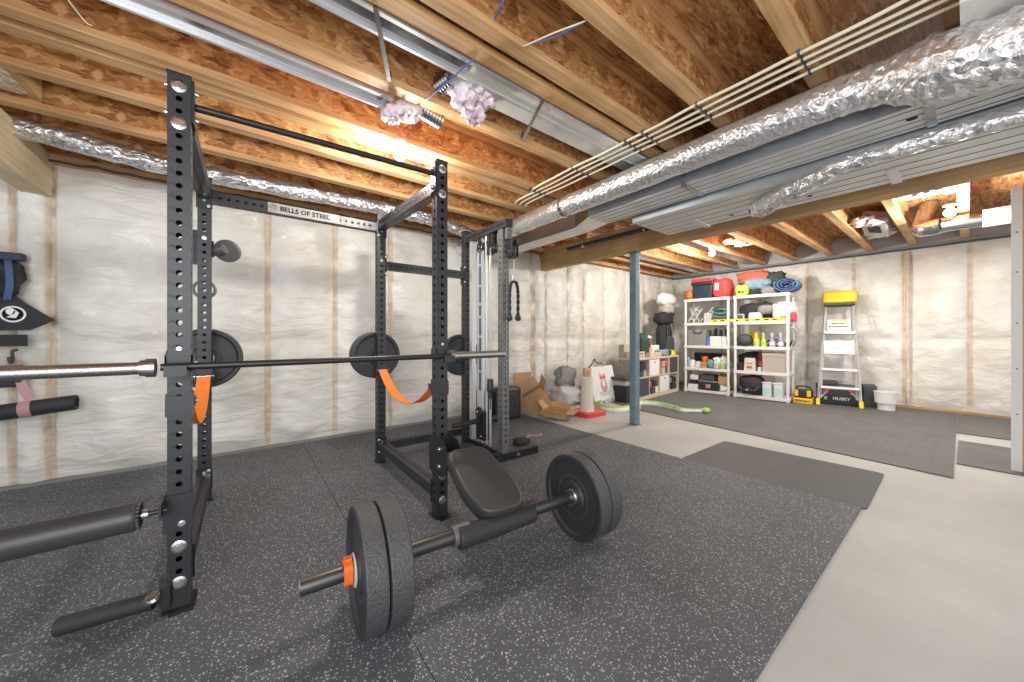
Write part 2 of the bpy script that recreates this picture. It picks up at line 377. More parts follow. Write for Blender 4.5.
def perf(mb, o, u, v, n_, L, w, holes, r, m=None):
    """one flat face w wide (along v) and L long (along u) from corner-line o (centre of the short edge), with round holes at distances 'holes'"""
    o, u, v = Vector(o), Vector(u), Vector(v)
    cuts = [0]; hs = sorted(holes)
    for a, b in zip(hs, hs[1:]): cuts.append((a+b)/2)
    cuts.append(L)
    if not hs: mb.add([o-v*w/2, o-v*w/2+u*L, o+v*w/2+u*L, o+v*w/2], [[0, 1, 2, 3]], m); return
    K = 12
    for i, h in enumerate(hs):
        a, b = cuts[i], cuts[i+1]
        c = [o+u*b+v*w/2, o+u*a+v*w/2, o+u*a-v*w/2, o+u*b-v*w/2]
        # angle measured from +v towards -u
        rg = [o+u*h+v*(r*math.cos(2*pi*k/K))-u*(r*math.sin(2*pi*k/K)) for k in range(K)]
        # corners by quadrant: k in 0..3 -> +v,-u ; 3..6 -> -v,-u ; 6..9 -> -v,+u ; 9..12 -> +v,+u
        cor = [c[1], c[2], c[3], c[0]]
        vs = rg+cor; fs = []
        for k in range(K): fs.append([k, (k+1) % K, K+k//3])
        for q in range(4): fs.append([(3*q) % K, K+q, K+(q-1) % 4])
        mb.add(vs, fs, m)

def square_tube(mb, p0, p1, w, side, holes_a=(), holes_b=(), r=.0125, m=None, h=None, caps=True):
    """hollow section from p0 to p1; side = direction of the face pair A; face pair B is across. holes_a on the two faces whose normal is +-side"""
    p0, p1 = Vector(p0), Vector(p1); u = (p1-p0).normalized(); L = (p1-p0).length
    s = Vector(side).normalized(); t = u.cross(s).normalized(); h = h or w
    # w: extent along side, h: extent along t
    for sg in (1, -1):
        perf(mb, p0+s*(sg*w/2), u, t, None, L, h, holes_a, r, m)
        perf(mb, p0+t*(sg*h/2), u, s, None, L, w, holes_b, r, m)
    if caps:
        for p in (p0, p1): mb.add([p+s*w/2+t*h/2, p-s*w/2+t*h/2, p-s*w/2-t*h/2, p+s*w/2-t*h/2], [[0, 1, 2, 3]], m)

def bolt(mb, p, d, r=.012, m=None):
    d = Vector(d).normalized(); p = Vector(p)
    mb.lathe(p, d, [(0, r*1.35), (.003, r*1.35), (.003, r*.9), (.011, r*.85), (.011, 0)], 12, m, False)

def arc(p0, p1, sag, n=16, power=2):
    p0, p1 = Vector(p0), Vector(p1)
    return [p0.lerp(p1, i/n)-Vector((0, 0, sag*4*(i/n)*(1-i/n))) for i in range(n+1)]

def bez(pts, n=10):
    """Catmull-Rom through pts"""
    P = [Vector(p) for p in pts]; P = [P[0]*2-P[1]]+P+[P[-1]*2-P[-2]]; out = []
    for k in range(1, len(P)-2):
        a, b, c, d = P[k-1:k+3]
        for i in range(n):
            t = i/n
            out.append(.5*((2*b)+(c-a)*t+(2*a-5*b+4*c-d)*t*t+(3*b-a-3*c+d)*t**3))
    out.append(P[-2]); return out
# ------------------------------------------------------------------ room shell
FZ = -.012      # concrete; rubber tops sit at z = 0
JB = 2.66       # underside of joists
DECK = 2.96
MB().bb((-3.2, -2.2, FZ-.1), (9.2, 5.0, FZ), M['concrete']).build('floor', kind='structure')
MB().bb((-3.2, -2.2, DECK), (9.2, 5.0, DECK+.02), M['osb_deck']).build('ceiling', kind='structure')

def sheet_wall(name, studs, a0, a1, ztop, fn, seed):
    """studs: positions along wall with (pos, halfwidth)"""
    xs = set([a0, a1]); q = a0
    while q < a1: xs.add(round(q, 3)); q += .05
    for s_, hw in studs:
        for d in (-hw-.012, -hw, 0, hw, hw+.012): xs.add(round(s_+d, 4))
    xs = sorted(x for x in xs if a0 <= x <= a1)
    zs = [FZ+(ztop-FZ)*i/56 for i in range(57)]
    ss = sorted([s_ for s_, _ in studs]+[a0, a1])
    vs = []; at = []
    for z in zs:
        for x in xs:
            k = max(i for i in range(len(ss)) if ss[i] <= x+1e-6); k = min(k, len(ss)-2)
            t = (x-ss[k])/max(ss[k+1]-ss[k], .01)
            bulge = .075*max(0, math.sin(pi*min(1, max(0, t))))**.6
            bulge *= min(1, .35+abs(z-1.12)*6) * min(1, (ztop-z)*5+.1) * min(1, (z-FZ)*6+.2)
            w = .030*noise.noise(Vector((x*4.2, z*3.0, seed)))+.015*noise.noise(Vector((x*11+z*6, z*10-x*3, seed)))+.012*abs(noise.noise(Vector((x*2.2+z*5, z*7-x*1.5, seed+4))))
            # creases radiating from the fixings
            ang = math.atan2(z-(1.12 if z < 1.9 else 2.5), (t-.5)*.6)
            w += .010*math.sin(ang*17+seed)*(abs(t-.5)*2)
            st = 0
            for s_, hw in studs:
                if abs(x-s_) <= hw+1e-4: st = 1
            if st: w *= .3
            vs.append(fn(x, bulge+w, z)); at.append(st)
    n = len(xs)
    fs = [[j*n+i, j*n+i+1, (j+1)*n+i+1, (j+1)*n+i] for j in range(len(zs)-1) for i in range(n-1)]
    mb = MB(); mb.add(vs, fs, M['sheet'], True); o = mb.build(name, kind='structure')
    ca = o.data.color_attributes.new('stud', 'FLOAT_COLOR', 'POINT')
    for i, a in enumerate(at): ca.data[i].color = (a, a, a, 1)
    return o
SL = [(-2.4, .02), (-1.9, .02), (-1.43, .022), (-1.245, .022), (-.43, .006), (.21, .022), (.87, .024), (1.52, .024), (2.17, .02), (2.75, .02), (3.3, .02), (3.95, .045), (4.25, .03),
      (4.82, .018), (5.25, .02), (5.9, .02), (6.65, .018), (7.4, .02), (8.1, .02)]
sheet_wall('wall_left', SL, -3.0, 8.72, 2.62, lambda x, d, z: (x, 4.60-d, z), 3.3)
SF = [(4.1, .02), (3.45, .02), (2.7, .02), (1.92, .022), (1.25, .022), (.64, .025), (.575, .018), (-.02, .024), (-.65, .022), (-1.25, .02)]
sheet_wall('wall_far', SF, -2.2, 4.62, 2.62, lambda y, d, z: (8.74-d, y, z), 9.1)
# backing behind the sheeting so no light leaks
MB().bb((-3.0, 4.63, FZ), (8.9, 4.68, DECK), M['drywall']).build('wall_left_backing', kind='structure').name = 'wall_back'
MB().bb((8.76, -2.2, FZ), (8.8, 4.68, DECK), M['drywall']).build('wall_east', kind='structure')
# plates and rims
MB().bb((-3.0, 4.50, 2.60), (8.72, 4.60, JB), M['lumber']).build('trim_1', kind='structure')
MB().bb((8.62, -2.2, 2.60), (8.74, 4.5, JB), M['grey']).build('trim_2', kind='structure')
MB().bb((-3.0, 4.56, JB), (8.72, 4.62, DECK), M['osb']).build('trim_3', kind='structure')
MB().bb((8.66, -2.2, JB), (8.72, 4.56, DECK), M['lgrey']).build('trim_4', kind='structure')
MB().bb((-3.0, 4.53, FZ), (8.6, 4.60, .012), M['grey']).build('baseboard_left', kind='structure')
MB().bb((8.68, -2.2, FZ), (8.74, 4.5, .03), M['lumber_y']).build('baseboard_far', kind='structure')
# torn sheeting / caulk line at the head of each wall
tb = MB()
for i in range(60):
    x = -2.6+i*.19
    tb.tube([(x, 4.50, 2.60), (x+.1, 4.487-.01*rnd.random(), 2.598+.012*rnd.random()), (x+.21, 4.50, 2.60)], .011, 6, M['dark'])
tb.build('trim_5', kind='structure')
tb = MB()
for i in range(38):
    y = -2.1+i*.175
    tb.tube([(8.62, y, 2.60), (8.605-.01*rnd.random(), y+.09, 2.592+.012*rnd.random()), (8.62, y+.19, 2.60)], .012, 6, M['dark'])
tb.build('trim_6', kind='structure')
# partition end at right: metal stud and drywall edge with a timber stud
mb = MB(); mb.bb((5.395, -.285, FZ), (5.45, -.235, 2.50), M['drywall']); mb.bb((5.39, -.29, FZ), (5.395, -.232, 2.50), M['drywall'])
for z in (.5, .9, 1.3, 1.75, 2.1): mb.cyl((5.389, -.262, z), (5.386, -.262, z), .006, n=8, m=M['dark'])
mb.build('trim_7', kind='structure')
MB().bb((5.40, -.345, FZ), (5.49, -.29, 2.45), M['stained']).build('trim_8', kind='structure')
MB().bb((5.41, -1.8, FZ), (5.46, -.345, JB), M['drywall']).build('wall_right', kind='structure')

# ------------------------------------------------------------------ floor coverings
def mat_slab(name, poly, z0, z1, m, tags, bev=.003):
    mb = MB(); mb.prism(poly, z0, z1, m); return mb.build(name, tags=tags)
mat_slab('rubber_gym_mat', [(-3.0, .45), (.526, .45), (.526, 4.50), (-3.0, 4.50)], FZ, 0, M['fleck'], ('white flecked black rubber gym flooring under the left rack post', 'floor mat'))
mat_slab('rubber_gym_mat', [(.53, .45), (3.39, .45), (3.37, 2.2), (3.35, 4.50), (.53, 4.50)], FZ, 0, M['fleck'], ('white flecked black rubber gym flooring under the bench pad, beside bare concrete', 'floor mat'))
def rounded(poly, r, n=5):
    out = []; N = len(poly)
    for i in range(N):
        p, a, b = Vector(poly[i]), Vector(poly[i-1]), Vector(poly[(i+1) % N])
        d1 = (a-p).normalized()*r; d2 = (b-p).normalized()*r
        for k in range(n+1):
            t = k/n; out.append(tuple((p+d1)*(1-t)**2+p*2*t*(1-t)+(p+d2)*t*t))
    return out
mat_slab('exercise_mat', rounded([(3.40, .425), (4.41, .44), (4.33, 1.68), (3.38, 1.70)], .05), FZ, -.003, M['mat_plain'], ('plain dark grey mat with rounded corners lying on concrete', 'mat'))

def tile_mat(name, poly, label):
    return mat_slab(name, poly, FZ, 0.0, M['mat_tile'], (label, 'floor mat'))
tile_mat('foam_tile_flooring', [(4.73, .075), (8.66, .10), (8.66, 4.50), (5.45, 4.50), (5.03, 3.30)], 'large grey foam tile floor in front of the white storage shelves')
tile_mat('foam_tile_flooring', [(5.29, -1.8), (6.46, -1.8), (6.46, .066), (5.29, .066)], 'grey foam tile piece beside the grey partition end')
tile_mat('foam_tile_flooring', [(6.96, -1.8), (8.66, -1.8), (8.66, .09), (6.96, .09)], 'grey foam tile piece beyond the bare concrete slot')
# raised texture of the tiles: fine dashes in the right hand half
mb = MB()
for iy in range(26):
    for ix in range(22):
        x = 5.2+ix*.13+(iy % 3)*.04; y = .2+iy*.085
        if x > 8.0 or (x-5.0) < (y-.3)*.55: continue
        mb.bb((x, y, 0), (x+.045, y+.03, .0012), M['mat_tile'])
o = mb.build('tile_texture'); o['kind'] = 'stuff'; tag(o, 'raised rubber texture strips pressed into the grey tile floor', 'floor texture')

# ------------------------------------------------------------------ joists and beams
def joist(label, y, x0, x1, group, src=None):
    L = x1-x0; fw = .085; fh = .04
    t = thing('wood_joist', label, 'joist', ((x0+x1)/2, y, JB), 0, group)
    a = ((x0+x1)/2, y)
    MB().box((a[0], y, JB+fh/2), (L, fw, fh), M['lumber'], bev=.003).build('bottom_flange', parent=t)
    MB().box((a[0], y, DECK-fh/2-.001), (L, fw, fh), M['lumber']).build('top_flange', parent=t)
    MB().box((a[0], y, (JB+DECK)/2), (L, .012, DECK-JB-2*fh), M['osb']).build('web', parent=t)
    return t
near = [(-.5, 'beyond the plenum box'), (.03, 'over the silver duct elbow'), (.53, 'crossed by cables beside the grey plenum'), (1.04, 'second crossed by cables from the plenum'), (1.42, 'right one of the pair beside the wide tin duct'), (1.56, 'left one of the pair, touching the wide tin duct'),
        (2.09, 'between the two tin ducts'), (2.65, 'right one of the pair above the pull-up bar'), (2.80, 'left one of the pair above the pull-up bar'), (3.19, 'next behind the pull-up bar pair'), (3.70, 'second behind the pull-up bar pair'), (4.22, 'closest to the plastic covered wall behind the rack')]
for y, w in near: joist('near wooden I-joist '+w, y, -3.0, 4.12, 'joists over the gym')
far = [(4.14, 'above the cube organizer wall'), (3.62, 'above the black bag pile'), (3.10, 'above the left storage shelf'), (2.59, 'beside the middle bulb, toward the wall ladder'), (2.07, 'above the right storage shelf'), (1.55, 'above the yellow tool bag'),
       (1.03, 'left of the air boot in pink insulation'), (.54, 'right of the air boot in pink insulation'), (.03, 'behind the far right bulb'), (-.48, 'over the round silver pipe by the partition'), (-1.0, 'past the partition end')]
for y, w in far: joist('far wooden I-joist '+w, y, 4.25, 8.65, 'joists over the storage end')

mb = MB(); mb.box((4.185, 1.25, 2.49), (.13, 6.7, .34), M['lumber_y'], bev=.004)
mb.build('support_beam', tags=('long brown timber beam resting on the blue steel post', 'beam'))
mb = MB(); mb.box((-1.31, 2.75, 2.49), (.15, 3.62, .34), M['lumber_pale'], bev=.004)
mb.build('support_beam', tags=('pale timber beam entering at the upper left corner', 'beam'))
MB().bb((-2.4, 3.25, 2.71), (-1.07, 3.63, 2.93), M['foil_rough']).build('foil_insulation_panel', tags=('foil faced insulation panel between joists at the upper left', 'insulation'))
MB().bb((-1.065, 3.245, 2.705), (-1.03, 3.65, 2.955), M['lumber_y']).build('blocking', tags=('short timber blocking between joists beside the foil panel', 'blocking'))
t = thing('steel_post', 'blue-grey round-edged steel support post under the timber beam', 'post', (4.19, 2.74, FZ))
MB().box((4.19, 2.74, 1.15), (.10, .10, 2.30), M['postblue'], bev=.012).build('shaft', parent=t)
MB().box((4.19, 2.74, FZ+.005), (.12, .12, .01), M['postblue']).build('base_plate', parent=t)
mb = MB().box((4.19, 2.74, 2.312), (.12, .13, .014), M['postblue']); mb.build('cap_plate', parent=t)

# ------------------------------------------------------------------ ducts
def box_duct(name, label, a, b, m_side, m_bot, ribs=(), extra=None):
    t = thing(name, label, 'duct', ((a[0]+b[0])/2, (a[1]+b[1])/2, a[2]))
    x0, y0, z0 = a; x1, y1, z1 = b
    mb = MB(); V = [(x0, y0, z0), (x1, y0, z0), (x1, y1, z0), (x0, y1, z0), (x0, y0, z1), (x1, y0, z1), (x1, y1, z1), (x0, y1, z1)]
    mb.add(V, [[0, 3, 2, 1]], m_bot); mb.add(V, [[0, 1, 5, 4], [1, 2, 6, 5], [2, 3, 7, 6], [3, 0, 4, 7], [4, 5, 6, 7]], m_side)
    mb.build('casing', parent=t)
    return t
# large rectangular ducts run along y
t = box_duct('rectangular_duct', 'rectangular sheet metal duct between foil pipe and wider low duct', (2.66, -1.6, 2.34), (2.97, 2.25, 2.64), M['galv_dark'], M['galv_cream'])
for x in (2.70, 2.78, 2.86, 2.93): MB().bb((x-.003, -1.6, 2.337), (x+.003, 2.25, 2.34), M['grey']).build('seam', parent=t)
for y in (.1, 1.3): 
    mb = MB(); mb.bb((2.655, y, 2.33), (2.975, y+.035, 2.34), M['galv']); mb.bb((2.652, y, 2.33), (2.66, y+.035, 2.66), M['galv']); mb.build('hanger_strap', parent=t)
MB().cyl((2.80, .18, 2.341), (2.80, .18, 2.337), .022, n=16, m=M['hollow']).build('plug_hole', parent=t)
# transition + narrow run
mb = MB()
A = [(2.66, 2.25, 2.34), (2.97, 2.25, 2.34), (2.97, 2.25, 2.62), (2.66, 2.25, 2.62)]; B = [(2.86, 2.60, 2.36), (3.10, 2.60, 2.36), (3.10, 2.60, 2.60), (2.86, 2.60, 2.60)]
C = [(2.86, 4.5, 2.36), (3.10, 4.5, 2.36), (3.10, 4.5, 2.60), (2.86, 4.5, 2.60)]
t2 = thing('rectangular_duct', 'narrow rectangular metal duct tapering back to the plastic wall', 'duct', (2.98, 3.5, 2.36))
mb.add(A+B, [[0, 1, 5, 4]], M['galv_cream']); mb.add(A+B, [[1, 2, 6, 5], [2, 3, 7, 6], [3, 0, 4, 7]], M['galv']); mb.build('transition_piece', parent=t2)
mb = MB(); mb.add(B+C, [[0, 1, 5, 4]], M['galv_cream']); mb.add(B+C, [[1, 2, 6, 5], [2, 3, 7, 6], [3, 0, 4, 7]], M['galv_dark']); mb.build('casing', parent=t2)
t = box_duct('rectangular_duct', 'wide low sheet metal duct beside the long timber beam', (2.99, -1.6, 2.28), (3.66, 1.98, 2.60), M['galv_dark'], M['galv_cream'])
for x in (3.08, 3.2, 3.33, 3.45, 3.57): MB().bb((x-.003, -1.6, 2.277), (x+.003, 1.95, 2.28), M['grey']).build('seam', parent=t)
for y in (.28, 1.55):
    mb = MB(); mb.bb((3.35, y, 2.268), (3.665, y+.05, 2.28), M['galv_cream']); mb.bb((3.66, y, 2.268), (3.668, y+.05, 2.62), M['galv_cream']); mb.build('hanger_strap', parent=t)
for y in (.75, 1.3): MB().cyl((3.50, y, 2.281), (3.50, y, 2.276), .016, n=14, m=M['hollow']).build('plug_hole', parent=t)

def lumpy_tube(mb, pts, r, seed, amp=.12, n=26, m=None, sub=14, twist=0, squash=1, freq=9):
    P = bez(pts, sub); N = len(P); t0 = (P[1]-P[0]).normalized(); x, y, _ = axis_frame(t0); prev = t0; vs = []
    for i, p in enumerate(P):
        t = (P[min(i+1, N-1)]-P[max(i-1, 0)]).normalized(); q = prev.rotation_difference(t); x = q @ x; y = q @ y; prev = t
        rr = r(i/(N-1)) if callable(r) else r
        for k in range(n):
            a = 2*pi*k/n
            w = 1+amp*noise.noise(Vector((math.cos(a)*2.2, math.sin(a)*2.2, i*.32*freq/9+seed)))+amp*.7*noise.noise(Vector((math.cos(a)*6+seed, math.sin(a)*6, i*.9*freq/9)))
            vs.append(p+x*(rr*w*math.cos(a))+y*(rr*w*math.sin(a)*squash))
    mb.add(vs, [[i*n+k, i*n+(k+1) % n, (i+1)*n+(k+1) % n, (i+1)*n+k] for i in range(N-1) for k in range(n)], m, True)
    mb.add(vs[:n], [list(range(n))[::-1]], m); mb.add(vs[-n:], [list(range(n))], m)
t = thing('insulated_round_duct', 'long foil wrapped round duct beside the bundle of cream cables', 'duct', (2.5, 2, 2.35))
mb = MB(); lumpy_tube(mb, [(2.52, 4.48, 2.44), (2.5, 3.9, 2.44), (2.51, 3.2, 2.45), (2.49, 2.4, 2.45)], .092, 1.2, .10, m=M['foil'], sub=18); mb.build('foil_wrap', parent=t)
mb = MB(); lumpy_tube(mb, [(2.49, 2.42, 2.45), (2.5, 1.9, 2.45), (2.5, 1.2, 2.455), (2.49, .42, 2.45)], .094, 5.2, .05, m=M['foil'], sub=18); mb.build('foil_wrap', parent=t)
mb = MB(); lumpy_tube(mb, [(2.49, .50, 2.45), (2.485, .32, 2.44), (2.47, .15, 2.405), (2.45, -.03, 2.36), (2.44, -.4, 2.315), (2.44, -1.0, 2.32)], lambda q: .094+.044*min(1, max(0, q-.28)*6), 8.7, .12, m=M['foil_rough'], sub=14); mb.build('foil_wrap', parent=t)
mb = MB()
for y in (2.40, 3.15, 3.8): mb.lathe((2.495, y-.02, 2.45), (0, 1, 0), [(0, .104), (.03, .104)], 24, M['galv'])
mb.build('joint_band', parent=t)
t = thing('flexible_foil_duct', 'thin crinkled foil duct running under the wide sheet metal duct', 'duct', (3, .5, 2.2))
mb = MB(); lumpy_tube(mb, [(3.28, 1.02, 2.21), (3.10, .82, 2.205), (2.93, .60, 2.205), (2.85, .42, 2.215), (2.84, .1, 2.215), (2.83, -.3, 2.21), (2.82, -.8, 2.21)], lambda q: .070-.027*min(1, q*2.0), 2.2, .30, m=M['foil_rough'], sub=12, n=20); mb.build('foil_wrap', parent=t)
mb = MB(); mb.lathe((3.265, 1.01, 2.21), (.65, .75, .02), [(0, .058), (.045, .058), (.045, .045), (.0, .043), (0, 0)], 20, M['hollow']); mb.build('open_end', parent=t)
t = thing('insulated_round_duct', 'thin foil wrapped pipe along joists near the plastic wall', 'duct', (.5, 4, 2.6))
mb = MB(); lumpy_tube(mb, [(-3.0, 3.97, 2.63), (-1.2, 3.98, 2.62), (-.5, 3.99, 2.575), (.1, 3.98, 2.585), (.9, 3.97, 2.60), (1.6, 3.98, 2.61), (2.2, 4.0, 2.56), (2.46, 4.05, 2.50)], .066, 6.1, .28, m=M['foil_rough'], sub=18); mb.build('foil_wrap', parent=t)
# plenum above
t = thing('furnace_plenum', 'grey sheet metal plenum box at the top right corner', 'plenum', (2.6, -.3, 2.5))
mb = MB(); mb.bb((2.24, -1.3, 2.50), (2.62, .02, 2.655), M['galv_cream']); mb.build('casing', parent=t)
mb = MB(); lumpy_tube(mb, [(2.21, -.02, 2.57), (2.21, -.4, 2.56), (2.21, -.9, 2.56)], .03, 3, .3, m=M['foil_rough'], sub=12); mb.build('foil_tape', parent=t)

# tin stack ducts between joists (along x)
t = thing('flat_tin_duct', 'narrow shiny tin duct ending in pink insulation above the bulb', 'duct', (-.7, 2.24, 2.66))
mb = MB(); mb.bb((-2.2, 2.185, 2.675), (.74, 2.295, 2.75), M['galv']); mb.build('casing', parent=t)
MB().bb((-2.2, 2.165, 2.655), (.74, 2.190, 2.690), M['alu']).build('seam', parent=t)
MB().bb((-2.2, 2.290, 2.655), (.74, 2.306, 2.680), M['alu']).build('seam', parent=t)
mb = MB(); mb.lathe((.86, 2.24, 2.74), (1, .2, -.05), [(i*.012, .055+(.006 if i % 2 else 0)) for i in range(22)], 20, M['galv'])
mb.build('corrugated_elbow', parent=t)
t = thing('flat_tin_duct', 'wide shiny tin duct running under the pair of joists to the cables', 'duct', (1, 1.7, 2.66))
mb = MB(); mb.bb((-.6, 1.635, 2.675), (1.0, 1.74, 2.75), M['galv']); mb.bb((1.0, 1.63, 2.665), (2.9, 1.74, 2.76), M['galv_cream']); mb.bb((1.05, 1.76, 2.70), (2.9, 1.92, 2.80), M['galv_cream']); mb.build('casing', parent=t)
MB().bb((-.6, 1.616, 2.655), (2.9, 1.638, 2.690), M['alu']).build('seam', parent=t)
MB().bb((-.6, 1.735, 2.655), (2.9, 1.752, 2.680), M['alu']).build('seam', parent=t)
mb = MB(); mb.lathe((.98, 1.86, 2.72), (-.2, 1, 0), [(i*.012, .05+(.006 if i % 2 else 0)) for i in range(10)], 20, M['galv'])
mb.build('corrugated_elbow', parent=t)
def strap(p0, p1, label):
    mb = MB(); p0, p1 = Vector(p0), Vector(p1); s = (p1-p0).cross(Vector((0, 0, 1))).normalized()
    mb.ribbon([p0+Vector((0, 0, .06)), p0, p1, p1+Vector((0, 0, .06))], .022, .004, s, M['galv'])
    mb.build('hanger_strap', tags=(label, 'strap', None))
strap((.47, 1.61, 2.650), (.665, 2.02, 2.650), 'metal hanger strap under the tin duct, left of the pink insulation')
strap((1.47, 1.60, 2.650), (1.66, 2.03, 2.650), 'metal hanger strap under the tin duct, right of the pink insulation')

# black vent pipe
t = thing('vent_pipe', 'black plastic pipe running beside the long timber beam', 'pipe', (3.83, 2.9, 2.48))
mb = MB(); mb.cyl((3.83, 2.15, 2.47), (3.83, 3.62, 2.47), .028, n=16, m=M['blackp']); mb.build('pipe', parent=t)
for y in (2.35, 3.3):
    mb = MB(); mb.lathe((3.83, y, 2.47), (0, 1, 0), [(0, .033), (.03, .033)], 16, M['galv']); mb.bb((3.825, y+.01, 2.49), (3.835, y+.02, 2.66), M['galv']); mb.build('hanger', parent=t)

# cables
t = thing('cable_bundle', 'four cream electrical cables stapled across the joists', 'cables', (2.4, 1.2, 2.65))
for i, x in enumerate((2.27, 2.335, 2.40, 2.475)):
    e = 2.95-(.35 if i == 0 else 0)
    pts = [(x+.35-.03*i, e+.22, 2.70), (x+.10, e+.14, 2.66), (x+.01, e, 2.645)]+[(x+.006*math.sin(y*5+i), y, 2.648-.006*abs(math.sin(y*pi/.52))) for y in [e-.3-k*.25 for k in range(int((e-.3+1.3)/.25))]]
    MB().tube(bez(pts, 4), .0095, 8, M['cable']).build('cable', parent=t)
for y in (.53, 1.04, 1.42, 1.56, 2.09, 2.65):
    for x in (2.27, 2.335, 2.40, 2.475): MB().bb((x-.016, y-.005, 2.634), (x+.016, y+.005, 2.66), M['dark']).build('staple', parent=t)
def wire(name, pts, r, m, label):
    mb = MB(); mb.tube(bez(pts, 8), r, 6, m); mb.build(name, tags=(label, 'wire'))
wire('electrical_wire', [(1.33, 1.06, 2.72), (1.27, 1.10, 2.67), (1.19, 1.22, 2.655), (1.13, 1.37, 2.66)], .004, M['cable'], 'cream wire loop hanging below the joist near the top edge')
wire('electrical_wire', [(1.34, 1.06, 2.73), (1.28, 1.15, 2.69), (1.22, 1.26, 2.675), (1.135, 1.37, 2.665)], .004, M['bluewire'], 'blue wire loop hanging beside the cream wire loop')
wire('electrical_wire', [(.95, 1.20, 2.76), (.93, 1.28, 2.70), (.95, 1.37, 2.70)], .006, M['bluewire'], 'short blue wire hanging between joists at the top edge')
wire('electrical_wire', [(.97, 1.60, 2.66), (.952, 1.63, 2.645), (.92, 1.80, 2.63), (.895, 2.0, 2.64), (.89, 2.05, 2.66)], .004, M['bluewire'], 'blue wire looped over the tin duct beside pink insulation')
wire('electrical_wire', [(-.665, 2.44, 2.76), (-.63, 2.50, 2.72), (-.60, 2.58, 2.70), (-.585, 2.61, 2.71)], .003, M['cable'], 'pale wire hanging between joists above the left rack post')

# pink insulation tufts
def tuft(label, c, d, seed, m='insul', grp=None):
    mb = MB()
    for i in range(9):
        r = random.Random(seed*50+i)
        mb.blob((c[0]+r.uniform(-.5, .5)*d[0]*.7, c[1]+r.uniform(-.5, .5)*d[1]*.7, c[2]+r.uniform(-.6, .2)*d[2]*.7), (d[0]*.55, d[1]*.55, d[2]*.6), M[m] if i % 4 else M['white2'], seed+i, .38, .9, 2.4, 18, 10, r.uniform(0, 3), False, .5)
    mb.build('insulation_tuft', tags=(label, 'insulation', grp))
tuft('pink fibreglass tuft stuffed at the tin duct end above the bulb', (.83, 2.27, 2.66), (.20, .16, .17), 1)
tuft('larger pink fibreglass tuft hanging under the wide tin duct', (1.12, 1.84, 2.63), (.24, .22, .20), 2)
tuft('pink insulation spilling left of the air boot by the far wall', (6.75, .83, 2.74), (.25, .3, .12), 3)
tuft('pink insulation below the air boot by the far wall', (7.65, .80, 2.72), (.35, .30, .12), 4)
tuft('pink insulation beside the far right bulb', (5.95, .30, 2.76), (.5, .4, .14), 5)

# bare bulbs
def lamp(label, x, y, pw, rad=.045):
    t = thing('ceiling_bulb', label, 'light', (x, y, 2.60))
    MB().lathe((x, y, JB), (0, 0, -1), [(0, .055), (.012, .055), (.022, .03), (.04, .026), (.04, 0)], 20, M['ceramic']).build('lamp_holder', parent=t)
    mb = MB(); mb.lathe((x, y, 2.625), (0, 0, -1), [(0, .016), (.010, .022), (.025, .040), (.05, .050), (.075, .042), (.092, .024), (.10, 0)], 20, M['bulb']); b = mb.build('bulb', parent=t)
    b.visible_shadow = True
    ld = bpy.data.lights.new('bulb_light', 'POINT'); ld.energy = pw; ld.color = (1, .95, .88); ld.shadow_soft_size = rad
    lo = bpy.data.objects.new('bulb_light', ld); col.objects.link(lo); lo.location = (x, y, 2.46)
lamp('lit bare bulb above the power rack', .945, 2.63, 52)
lamp('lit bare bulb above the white shelves', 6.286, 2.635, 85)
lamp('lit bare bulb beside the round silver pipe', 6.294, .123, 85)

# air boot in pink insulation, far side
t = thing('air_boot', 'white metal air boot set in pink insulation between joists', 'air vent', (7.2, .80, 2.66))
R = Matrix.Rotation(.3, 3, 'X') @ Matrix.Rotation(.15, 3, 'Y')
mb = MB(); mb.box((7.15, .79, 2.77), (.62, .26, .14), M['lgrey'], rot=R); mb.build('housing', parent=t)
mb = MB(); mb.box((7.12, .81, 2.698), (.26, .13, .012), M['hollow'], rot=R); mb.build('opening', parent=t)
# round silver duct, right
t = thing('round_duct', 'shiny round silver pipe with an elbow at the far right', 'duct', (6.65, 0, 2.5))
mb = MB(); lumpy_tube(mb, [(6.66, .20, 2.515), (6.68, 0, 2.52), (6.7, -.3, 2.52), (6.75, -.9, 2.52)], .085, 3, .02, m=M['galv'], sub=10); mb.build('pipe', parent=t)
mb = MB(); lumpy_tube(mb, [(7.15, .30, 2.90), (7.0, .36, 2.66), (6.82, .36, 2.54), (6.7, .30, 2.51), (6.66, .19, 2.515)], .09, 4, .05, m=M['galv'], sub=8, freq=40); mb.build('elbow', parent=t)
mb = MB(); mb.lathe((6.68, -.10, 2.52), (.02, -1, 0), [(0, .10), (.24, .10)], 24, M['white2']); mb.build('tape_wrap', parent=t)
# foil ducts glinting between far joists
mb = MB(); mb.bb((5.3, 2.72, 2.70), (8.5, 2.88, 2.80), M['galv']); mb.build('flat_tin_duct', tags=('tin duct between joists left of the middle bulb', 'duct'))
tuft('white torn insulation beside the middle bulb', (6.7, 2.32, 2.74), (.5, .3, .14), 8, 'white2')
mb = MB(); lumpy_tube(mb, [(8.5, 3.9, 2.72), (7.5, 3.86, 2.72), (6.2, 3.85, 2.72), (4.4, 3.85, 2.72)], .06, 4, .2, m=M['foil']); mb.build('insulated_round_duct', tags=('foil pipe between joists above the cube organizer', 'duct'))
